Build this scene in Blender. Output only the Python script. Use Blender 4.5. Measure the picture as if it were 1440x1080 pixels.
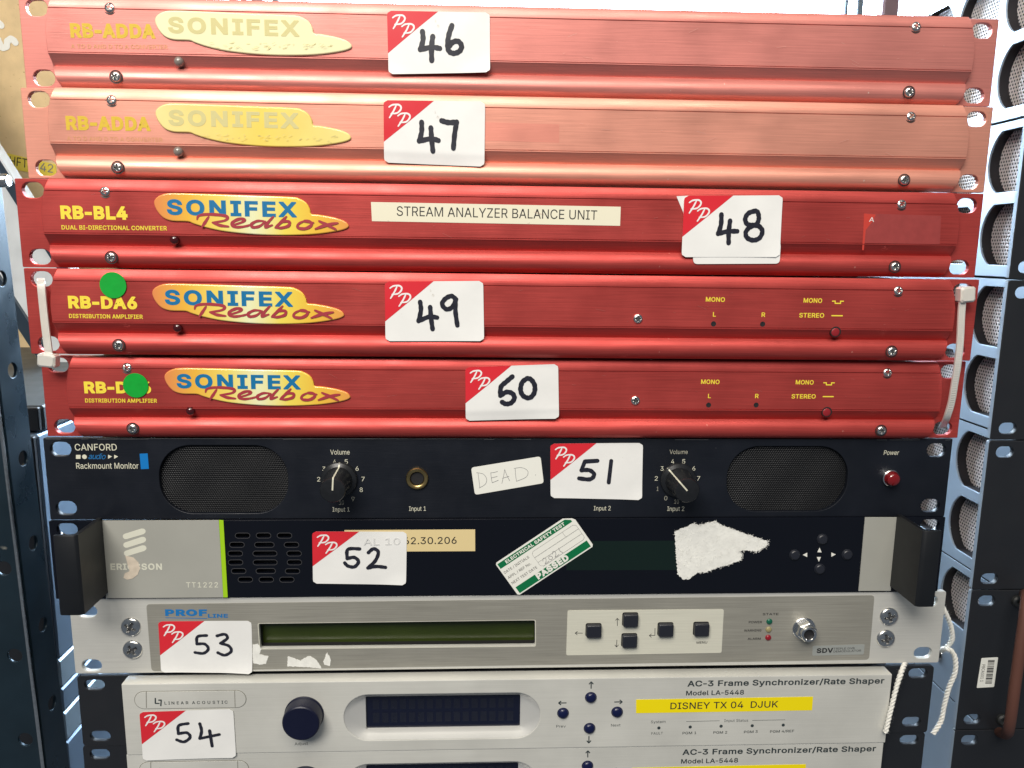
import bpy, math, random
from mathutils import Matrix, Vector

# ------------------------------------------------------------------ scene, camera, light
for o in list(bpy.data.objects):
    bpy.data.objects.remove(o)
scene = bpy.context.scene
COL = scene.collection
rnd = random.Random(7)

cam_data = bpy.data.cameras.new('camera')
cam_data.sensor_width = 36.0
cam_data.lens = 1100.0 / 1440.0 * 36.0
cam_data.clip_start = 0.01
cam_data.clip_end = 50.0
cam = bpy.data.objects.new('camera', cam_data)
COL.objects.link(cam)
_p, _y, _r = [math.radians(a) for a in (-9.79893,-2.52534,0.67383)]
_B = Matrix.Rotation(_y, 3, 'Z') @ Matrix.Rotation(_p, 3, 'X')
_right, _fwd, _up = _B @ Vector((1, 0, 0)), _B @ Vector((0, 1, 0)), _B @ Vector((0, 0, 1))
_x = _right * math.cos(_r) + _up * math.sin(_r)
_u = _up * math.cos(_r) - _right * math.sin(_r)
_m = Matrix((_x, _u, -_fwd)).transposed().to_4x4()
_m.translation = Vector((-0.01919,-0.40339,0.27430))
cam.matrix_world = _m
scene.camera = cam

world = bpy.data.worlds.new('World')
scene.world = world
world.use_nodes = True
_bg = world.node_tree.nodes['Background']
_bg.inputs[0].default_value = (0.62, 0.72, 0.86, 1)
_bg.inputs[1].default_value = 0.17


def area(name, loc, target, sx, sy, power, col=(1, 1, 1)):
    l = bpy.data.lights.new(name, 'AREA')
    l.shape = 'RECTANGLE'
    l.size, l.size_y, l.energy, l.color = sx, sy, power, col
    o = bpy.data.objects.new(name, l)
    o.location = loc
    o.rotation_euler = (Vector(target) - Vector(loc)).to_track_quat('-Z', 'Y').to_euler()
    COL.objects.link(o)
    return o


area('ceiling_lamp', (-0.1, -0.80, 1.30), (0, 0, 0.2), 1.3, 0.45, 13, (1.0, 0.93, 0.80))
area('room_lamp', (-0.55, -1.40, 1.30), (0, 0, 0.2), 0.9, 0.5, 30, (1.0, 0.95, 0.88))
scene.view_settings.view_transform = 'Standard'
scene.view_settings.look = 'None'
scene.view_settings.exposure = 0.0
scene.view_settings.gamma = 1.0


# ------------------------------------------------------------------ materials
def mat(name, col, metallic=0.0, rough=0.5, brush=0.0, var=0.0, var_scale=30.0, bump=0.0, bump_scale=800.0,
        coat=0.0, trans=0.0, emis=None, emis_s=0.0, ramp=None, specks=None, spec=0.5, streak=0.0, sss=0.0, aniso=0.0, smudge=None):
    m = bpy.data.materials.new(name)
    m.use_nodes = True
    nt = m.node_tree
    N, L = nt.nodes, nt.links
    b = N['Principled BSDF']
    b.inputs['Base Color'].default_value = (*col, 1)
    b.inputs['Metallic'].default_value = metallic
    b.inputs['Roughness'].default_value = rough
    b.inputs['Coat Weight'].default_value = coat
    b.inputs['Coat Roughness'].default_value = 0.06
    b.inputs['Transmission Weight'].default_value = trans
    b.inputs['Specular IOR Level'].default_value = spec
    if sss:
        b.inputs['Subsurface Weight'].default_value = sss
        b.inputs['Subsurface Radius'].default_value = (0.002, 0.002, 0.002)
    if emis:
        b.inputs['Emission Color'].default_value = (*emis, 1)
        b.inputs['Emission Strength'].default_value = emis_s
    tc = N.new('ShaderNodeTexCoord')

    def noise(scale, detail, mapscale=(1, 1, 1)):
        mp = N.new('ShaderNodeMapping')
        mp.inputs['Scale'].default_value = mapscale
        L.new(tc.outputs['Object'], mp.inputs[0])
        n = N.new('ShaderNodeTexNoise')
        n.inputs['Scale'].default_value = scale
        n.inputs['Detail'].default_value = detail
        L.new(mp.outputs[0], n.inputs['Vector'])
        return n

    color = None
    if ramp:                                   # colour along local x: list of (x in m, colour)
        sep = N.new('ShaderNodeSeparateXYZ')
        L.new(tc.outputs['Object'], sep.inputs[0])
        mr = N.new('ShaderNodeMapRange')
        mr.inputs['From Min'].default_value = ramp[0][0]
        mr.inputs['From Max'].default_value = ramp[-1][0]
        L.new(sep.outputs[0], mr.inputs[0])
        cr = N.new('ShaderNodeValToRGB')
        els = cr.color_ramp.elements
        while len(els) < len(ramp):
            els.new(0.5)
        for e, (x, c) in zip(els, ramp):
            e.position = (x - ramp[0][0]) / (ramp[-1][0] - ramp[0][0])
            e.color = (*c, 1)
        L.new(mr.outputs[0], cr.inputs[0])
        color = cr.outputs[0]

    def mulcol(fac_socket, lo, hi):
        nonlocal color
        mr = N.new('ShaderNodeMapRange')
        mr.inputs['From Min'].default_value = 0.3
        mr.inputs['From Max'].default_value = 0.7
        mr.inputs['To Min'].default_value = lo
        mr.inputs['To Max'].default_value = hi
        L.new(fac_socket, mr.inputs[0])
        mx = N.new('ShaderNodeMix')
        mx.data_type = 'RGBA'
        mx.blend_type = 'MULTIPLY'
        mx.inputs[0].default_value = 1.0
        if color is None:
            mx.inputs[6].default_value = (*col, 1)
        else:
            L.new(color, mx.inputs[6])
        L.new(mr.outputs[0], mx.inputs[7])
        color = mx.outputs[2]

    if var:
        n = noise(var_scale, 5)
        mulcol(n.outputs[0], 1 - var, 1 + var)
    if streak:
        n = noise(1.0, 3, (30, 30, 1800))
        mulcol(n.outputs[0], 1 - streak, 1 + streak)
    if specks:                                  # (colour, amount, scale): dust and scuffs of their own shape
        n = noise(specks[2], 8)
        cr = N.new('ShaderNodeValToRGB')
        cr.color_ramp.elements[0].position = specks[1]
        cr.color_ramp.elements[1].position = min(1, specks[1] + 0.04)
        L.new(n.outputs[0], cr.inputs[0])
        mx = N.new('ShaderNodeMix')
        mx.data_type = 'RGBA'
        L.new(cr.outputs[0], mx.inputs[0])
        if color is None:
            mx.inputs[6].default_value = (*col, 1)
        else:
            L.new(color, mx.inputs[6])
        mx.inputs[7].default_value = (*specks[0], 1)
        color = mx.outputs[2]
    if color is not None:
        L.new(color, b.inputs['Base Color'])
    rn = noise(60 if smudge is None else smudge[1], 6)
    mr = N.new('ShaderNodeMapRange')
    mr.inputs['From Min'].default_value = 0.3
    mr.inputs['From Max'].default_value = 0.7
    sm = 0.05 if smudge is None else smudge[0]
    mr.inputs['To Min'].default_value = max(0.02, rough - sm)
    mr.inputs['To Max'].default_value = min(1, rough + sm)
    L.new(rn.outputs[0], mr.inputs[0])
    L.new(mr.outputs[0], b.inputs['Roughness'])
    if brush or bump:
        bp = N.new('ShaderNodeBump')
        bp.inputs['Distance'].default_value = 0.0002
        bp.inputs['Strength'].default_value = brush or bump
        n = noise(1.0, 4, (60, 60, 5000)) if brush else noise(bump_scale, 6)
        L.new(n.outputs[0], bp.inputs['Height'])
        L.new(bp.outputs[0], b.inputs['Normal'])
    return m


M = {}
M['red'] = mat('red_anodised', (0.49, 0.063, 0.055), 0.55, 0.43, brush=0.22, streak=0.13, var=0.07, var_scale=25, specks=((0.70, 0.25, 0.20), 0.745, 330), smudge=(0.10, 35))
M['red_pale'] = mat('faded_red_anodised', (0.74, 0.32, 0.235), 0.5, 0.42, brush=0.2, streak=0.10, var=0.05, var_scale=14, specks=((0.85, 0.6, 0.5), 0.75, 330), smudge=(0.10, 30))
M['red_faded'] = mat('bleached_red_anodised', (0.66, 0.235, 0.20), 0.5, 0.42, brush=0.2, streak=0.10, var=0.06, var_scale=12, specks=((0.85, 0.6, 0.5), 0.75, 330), smudge=(0.10, 30))
M['red_patch'] = mat('less_faded_red', (0.76, 0.29, 0.22), 0.5, 0.42, brush=0.18)
M['yellow_ink'] = mat('yellow_ink', (0.83, 0.66, 0.05), 0, 0.6)
M['yellow_ink_faded'] = mat('faded_yellow_ink', (0.66, 0.45, 0.03), 0, 0.6)
M['yellow_ink_ghost'] = mat('nearly_gone_yellow_ink', (0.68, 0.32, 0.16), 0, 0.6)
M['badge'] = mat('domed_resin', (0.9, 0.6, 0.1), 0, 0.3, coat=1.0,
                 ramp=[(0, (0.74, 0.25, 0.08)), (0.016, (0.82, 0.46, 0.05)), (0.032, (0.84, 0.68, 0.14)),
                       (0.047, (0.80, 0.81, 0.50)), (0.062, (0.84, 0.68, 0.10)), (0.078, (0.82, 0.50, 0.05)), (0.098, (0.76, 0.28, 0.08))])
M['badge_faded'] = mat('faded_resin', (0.82, 0.77, 0.46), 0, 0.45, coat=0.35, var=0.05)
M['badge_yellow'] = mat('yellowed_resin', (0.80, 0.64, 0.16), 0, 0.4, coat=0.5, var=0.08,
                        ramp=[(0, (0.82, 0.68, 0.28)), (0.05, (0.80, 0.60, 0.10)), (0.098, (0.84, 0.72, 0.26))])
M['blue_ink'] = mat('blue_ink', (0.005, 0.16, 0.36), 0, 0.4, coat=0.5)
M['crimson_ink'] = mat('crimson_ink', (0.36, 0.035, 0.05), 0, 0.4, coat=0.5)
M['khaki_ink'] = mat('bleached_ink', (0.60, 0.54, 0.24), 0, 0.5)
M['screw'] = mat('zinc_screw', (0.78, 0.77, 0.74), 1.0, 0.22, var=0.1, var_scale=400)
M['screw_recess_shade'] = mat('screw_recess_shade', (0.16, 0.16, 0.16), 0.8, 0.4)  # darker colour paints the shade inside the cross recess
M['screw_dark'] = mat('screw_well', (0.03, 0.02, 0.02), 0.2, 0.5)
M['black_hole'] = mat('dark_opening', (0.006, 0.006, 0.008), 0, 0.7)
M['led_dark'] = mat('dark_red_led', (0.05, 0.004, 0.006), 0, 0.12, coat=0.6)
M['led_grey'] = mat('clear_grey_led', (0.22, 0.19, 0.17), 0, 0.15, coat=0.6)
M['chassis'] = mat('dark_chassis', (0.035, 0.035, 0.04), 0.3, 0.5, var=0.15)
M['paper'] = mat('sticker_paper', (0.80, 0.80, 0.785), 0, 0.42, var=0.025, var_scale=60, bump=0.25, bump_scale=260, specks=((0.62, 0.60, 0.56), 0.72, 160))
M['paper_red'] = mat('sticker_red', (0.66, 0.022, 0.035), 0, 0.38)
M['show_through'] = mat('show_through', (0.70, 0.70, 0.69), 0, 0.42)
M['paper_white_ink'] = mat('sticker_white_ink', (0.82, 0.81, 0.80), 0, 0.4)
M['marker'] = mat('black_marker', (0.016, 0.017, 0.028), 0, 0.35, var=0.25, var_scale=500)
M['cream'] = mat('cream_label', (0.78, 0.74, 0.58), 0, 0.4)
M['scratch'] = mat('scratched_metal', (0.62, 0.22, 0.19), 0.6, 0.4)
M['scratch_pale'] = mat('scratched_pale_metal', (0.80, 0.48, 0.40), 0.5, 0.4)
M['ink'] = mat('black_ink', (0.02, 0.02, 0.022), 0, 0.5)
M['green_dot'] = mat('green_dot', (0.0, 0.34, 0.03), 0, 0.45, var=0.08, var_scale=200, bump=0.4, bump_scale=300)
M['black_panel'] = mat('black_anodised', (0.0065, 0.0085, 0.0145), 0.2, 0.42, brush=0.35, var=0.2, specks=((0.35, 0.35, 0.34), 0.755, 420))
M['black_gloss'] = mat('black_plastic', (0.004, 0.005, 0.009), 0.0, 0.18, spec=0.35, specks=((0.2, 0.2, 0.2), 0.765, 380), smudge=(0.06, 40))
M['black_sheet'] = mat('black_powder_coat', (0.011, 0.0125, 0.016), 0.0, 0.5, bump=0.2, bump_scale=1500)
M['panel_edge'] = mat('worn_edge', (0.35, 0.34, 0.33), 0.8, 0.4, var=0.4, var_scale=120)
M['grille'] = mat('grille_wire', (0.0095, 0.0105, 0.013), 0.3, 0.45, specks=((0.15, 0.15, 0.15), 0.75, 300))
M['cone'] = mat('speaker_cone', (0.006, 0.006, 0.007), 0, 0.8)
M['print'] = mat('cream_print', (0.66, 0.65, 0.52), 0, 0.5)
M['print_worn'] = mat('worn_print', (0.38, 0.37, 0.30), 0, 0.5, var=0.5, var_scale=900)
M['print_blue'] = mat('blue_print', (0.012, 0.16, 0.42), 0, 0.5)
M['blue_tab'] = mat('blue_tab', (0.005, 0.17, 0.50), 0, 0.4)
M['knob'] = mat('black_knob', (0.011, 0.012, 0.014), 0, 0.3, var=0.2, var_scale=300)
M['brass'] = mat('brass', (0.50, 0.36, 0.15), 1.0, 0.3, var=0.2, var_scale=300)
M['led_red'] = mat('red_lens', (0.17, 0.005, 0.007), 0, 0.12, coat=0.8)
M['chrome'] = mat('chrome', (0.75, 0.75, 0.74), 1.0, 0.18)
M['grey_plate'] = mat('grey_plastic_plate', (0.37, 0.37, 0.335), 0.05, 0.40, var=0.05, var_scale=25)
M['lime'] = mat('lime_strip', (0.34, 0.60, 0.01), 0, 0.4)
M['plate_print'] = mat('pale_print', (0.66, 0.66, 0.56), 0, 0.5)
M['residue'] = mat('sticker_residue', (0.60, 0.52, 0.42), 0, 0.8, var=0.12, var_scale=300)
M['vent_rim'] = mat('vent_rim', (0.055, 0.055, 0.06), 0, 0.3)
M['tan_label'] = mat('tan_label', (0.72, 0.58, 0.30), 0, 0.45)
M['label_green'] = mat('label_green', (0.0, 0.15, 0.05), 0, 0.45)
M['label_white'] = mat('label_white', (0.80, 0.80, 0.74), 0, 0.4)
M['thin_line'] = mat('grey_line_ink', (0.35, 0.35, 0.34), 0, 0.5)
M['pen'] = mat('grey_pen', (0.22, 0.22, 0.23), 0, 0.5)
M['display_green'] = mat('dark_green_glass', (0.005, 0.0135, 0.011), 0, 0.1)
M['torn'] = mat('torn_paper', (0.78, 0.78, 0.74), 0, 0.9, var=0.07, var_scale=220, bump=0.7, bump_scale=900)
M['handle'] = mat('black_handle_paint', (0.0065, 0.0075, 0.0095), 0.0, 0.42, bump=0.1, bump_scale=1500)
M['silver'] = mat('brushed_aluminium', (0.62, 0.615, 0.575), 0.25, 0.40, brush=0.22, streak=0.05, var=0.05, var_scale=25)
M['silver_grey'] = mat('grey_brushed_foil', (0.33, 0.32, 0.28), 0.3, 0.42, brush=0.3, streak=0.12, var=0.08, var_scale=20)
M['silver_light'] = mat('light_brushed_foil', (0.68, 0.67, 0.57), 0.15, 0.42, brush=0.2, streak=0.06)
M['silver_body'] = mat('cast_silver_front', (0.62, 0.618, 0.575), 0.18, 0.42, brush=0.12, streak=0.03, var=0.08, var_scale=28)
M['silver_recess'] = mat('silver_recess_paint', (0.60, 0.60, 0.58), 0.3, 0.38)
M['lcd'] = mat('green_lcd', (0.028, 0.042, 0.006), 0, 0.2, var=0.12, var_scale=40)
M['vfd'] = mat('dark_display', (0.006, 0.008, 0.022), 0, 0.1)
M['vfd_cell'] = mat('unlit_display_cell', (0.009, 0.011, 0.022), 0, 0.3)
M['button'] = mat('dark_rubber_button', (0.016, 0.018, 0.026), 0, 0.36)
M['dome_blue'] = mat('navy_button', (0.004, 0.007, 0.045), 0, 0.28)
M['knob_blue'] = mat('navy_knob', (0.003, 0.0045, 0.022), 0, 0.4, var=0.1)
M['print_blue2'] = mat('bright_blue_print', (0.01, 0.16, 0.44), 0, 0.5)
M['text_dark'] = mat('dark_teal_print', (0.030, 0.042, 0.046), 0, 0.5)
M['led_green'] = mat('green_led', (0.006, 0.10, 0.06), 0, 0.2)
M['led_amber'] = mat('amber_led', (0.30, 0.26, 0.13), 0, 0.3)
M['led_alarm'] = mat('red_led', (0.25, 0.01, 0.02), 0, 0.2)
M['yellow_label'] = mat('yellow_label', (0.88, 0.72, 0.0), 0, 0.42)
M['nylon'] = mat('nylon_tie', (0.80, 0.78, 0.72), 0, 0.38, trans=0.35, sss=0.2)
M['rope'] = mat('cotton_rope', (0.74, 0.73, 0.68), 0, 0.9, bump=0.8, bump_scale=2500)
M['steel'] = mat('zinc_plate_side', (0.37, 0.45, 0.54), 0.35, 0.42, var=0.06, var_scale=20)
M['mesh'] = mat('perforated_mesh', (0.86, 0.78, 0.75), 0.1, 0.4)
M['dark_edge'] = mat('dark_rim', (0.010, 0.009, 0.012), 0, 0.55)
M['upright'] = mat('blue_grey_steel', (0.018, 0.034, 0.048), 0.5, 0.34, var=0.3, var_scale=18, specks=((0.30, 0.30, 0.26), 0.68, 45), smudge=(0.12, 30))
M['brace'] = mat('lit_pale_brace', (0.74, 0.77, 0.78), 0.35, 0.45, var=0.06)  # pale colour carries the bright light reflecting off the brace
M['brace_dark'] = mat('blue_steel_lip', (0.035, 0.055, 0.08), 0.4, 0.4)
M['chip'] = mat('chipboard', (0.66, 0.49, 0.27), 0, 0.8, var=0.10, var_scale=60, specks=((0.40, 0.28, 0.13), 0.66, 300), bump=0.4, bump_scale=400)
M['tape'] = mat('yellow_tape', (0.78, 0.62, 0.08), 0, 0.4)
M['chalk'] = mat('white_chalk', (0.75, 0.75, 0.70), 0, 0.9)
M['case_blue'] = mat('blue_grey_case', (0.20, 0.27, 0.36), 0.4, 0.42, var=0.08)
M['case_lit'] = mat('lit_blue_case', (0.38, 0.47, 0.54), 0.5, 0.40, var=0.08)  # lit copy of the blue-grey case, the light put into its colour
M['case_dark'] = mat('dark_grey_case', (0.055, 0.065, 0.07), 0.2, 0.5)
M['brown'] = mat('brown_coated_bar', (0.11, 0.045, 0.032), 0.1, 0.5)
M['rubber'] = mat('grommet', (0.02, 0.022, 0.022), 0, 0.5)
M['sky_pane'] = mat('bright_window_sky', (0.8, 0.8, 0.8), 0, 0.5, emis=(0.66, 0.83, 1.0), emis_s=27.0)
M['window_frame'] = mat('mauve_frame', (0.30, 0.20, 0.22), 0, 0.5)
M['window_bar'] = mat('blue_grey_bar', (0.20, 0.26, 0.32), 0, 0.5)


# ------------------------------------------------------------------ mesh helpers (panel frame: x right, z up, out towards viewer; millimetres)
def link(name, me, mt=None, parent=None, smooth=None):
    o = bpy.data.objects.new(name, me)
    COL.objects.link(o)
    if parent is not None:
        o.parent = parent
    if mt is not None:
        me.materials.clear()
        me.materials.append(M[mt] if isinstance(mt, str) else mt)
    if smooth is not None:
        me.polygons.foreach_set('use_smooth', [True] * len(me.polygons))
        me.set_sharp_from_angle(angle=math.radians(smooth))
    return o


def raw(name, V, F, mt, parent=None, smooth=None):
    me = bpy.data.meshes.new(name)
    me.from_pydata(V, [], F)
    me.update()
    return link(name, me, mt, parent, smooth)


def L3(x, z, out):
    return (x * .001, -out * .001, z * .001)


def panel_obj(name, pts, faces, mt, parent, smooth=None):
    return raw(name, [L3(*p) for p in pts], faces, mt, parent, smooth)


def plate_mesh(name, loops, t, bev, out0):
    """flat plate with holes; back at out0, front at out0+t"""
    c = bpy.data.curves.new('tmp', 'CURVE')
    c.dimensions = '2D'
    c.fill_mode = 'BOTH'
    c.extrude = max(t / 2 - bev, 1e-4)
    c.bevel_depth = bev
    c.bevel_resolution = 1
    if bev:
        c.offset = -bev
    for lp in loops:
        s = c.splines.new('POLY')
        s.points.add(len(lp) - 1)
        s.use_cyclic_u = True
        for p, q in zip(s.points, lp):
            p.co = (q[0], q[1], 0, 1)
    o = bpy.data.objects.new('tmp', c)
    me = bpy.data.meshes.new_from_object(o)
    bpy.data.objects.remove(o)
    bpy.data.curves.remove(c)
    for v in me.vertices:
        x, y, z = v.co
        v.co = L3(x, y, out0 + t / 2 + z)
    me.name = name
    return me


def plate(name, loops, t, bev, out0, mt, parent, smooth=35):
    return link(name, plate_mesh(name, loops, t, bev, out0), mt, parent, smooth)


def rr(x0, z0, x1, z1, r, n=5):
    pts = []
    for cx, cz, a0 in ((x1 - r, z1 - r, 0), (x0 + r, z1 - r, 90), (x0 + r, z0 + r, 180), (x1 - r, z0 + r, 270)):
        for i in range(n + 1):
            a = math.radians(a0 + 90 * i / n)
            pts.append((cx + r * math.cos(a), cz + r * math.sin(a)))
    return pts


def rquad(q, r, n=4):
    """rounded quadrilateral from four corners in order"""
    out = []
    for i in range(4):
        a, b, c = Vector(q[i - 1]), Vector(q[i]), Vector(q[(i + 1) % 4])
        d0, d1 = (a - b).normalized(), (c - b).normalized()
        p0, p1 = b + d0 * r, b + d1 * r
        for k in range(n + 1):
            t = k / n
            p = p0 * (1 - t) ** 2 + b * 2 * t * (1 - t) + p1 * t * t
            out.append((p.x, p.y))
    return out


def slot(cx, cz, w, h, n=7):
    r = h / 2
    d = w / 2 - r
    pts = []
    for i in range(n + 1):
        a = math.radians(-90 + 180 * i / n)
        pts.append((cx + d + r * math.cos(a), cz + r * math.sin(a)))
    for i in range(n + 1):
        a = math.radians(90 + 180 * i / n)
        pts.append((cx - d + r * math.cos(a), cz + r * math.sin(a)))
    return pts


def circ(cx, cz, r, n=24):
    return [(cx + r * math.cos(2 * math.pi * i / n), cz + r * math.sin(2 * math.pi * i / n)) for i in range(n)]


def ring_plate(name, outer, inner, t, out0, mt, parent):
    return plate(name, [outer, inner], t, 0.0, out0, mt, parent)


def lathe(name, prof, cx, cz, mt, parent, n=32, smooth=40, cap=True):
    V, F = [], []
    for r, h in prof:
        for i in range(n):
            a = 2 * math.pi * i / n
            V.append(L3(cx + r * math.cos(a), cz + r * math.sin(a), h))
    for k in range(len(prof) - 1):
        for i in range(n):
            j = (i + 1) % n
            F.append((k * n + i, k * n + j, (k + 1) * n + j, (k + 1) * n + i))
    if cap:
        F.append(tuple(range((len(prof) - 1) * n, len(prof) * n)))
    return raw(name, V, F, mt, parent, smooth)


def dome(r, h, base=0.0, n=6):
    return [(r * math.cos(math.pi / 2 * i / n), base + h * math.sin(math.pi / 2 * i / n)) for i in range(n)] + [(r * .04, base + h)]


_ref = {}


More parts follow.
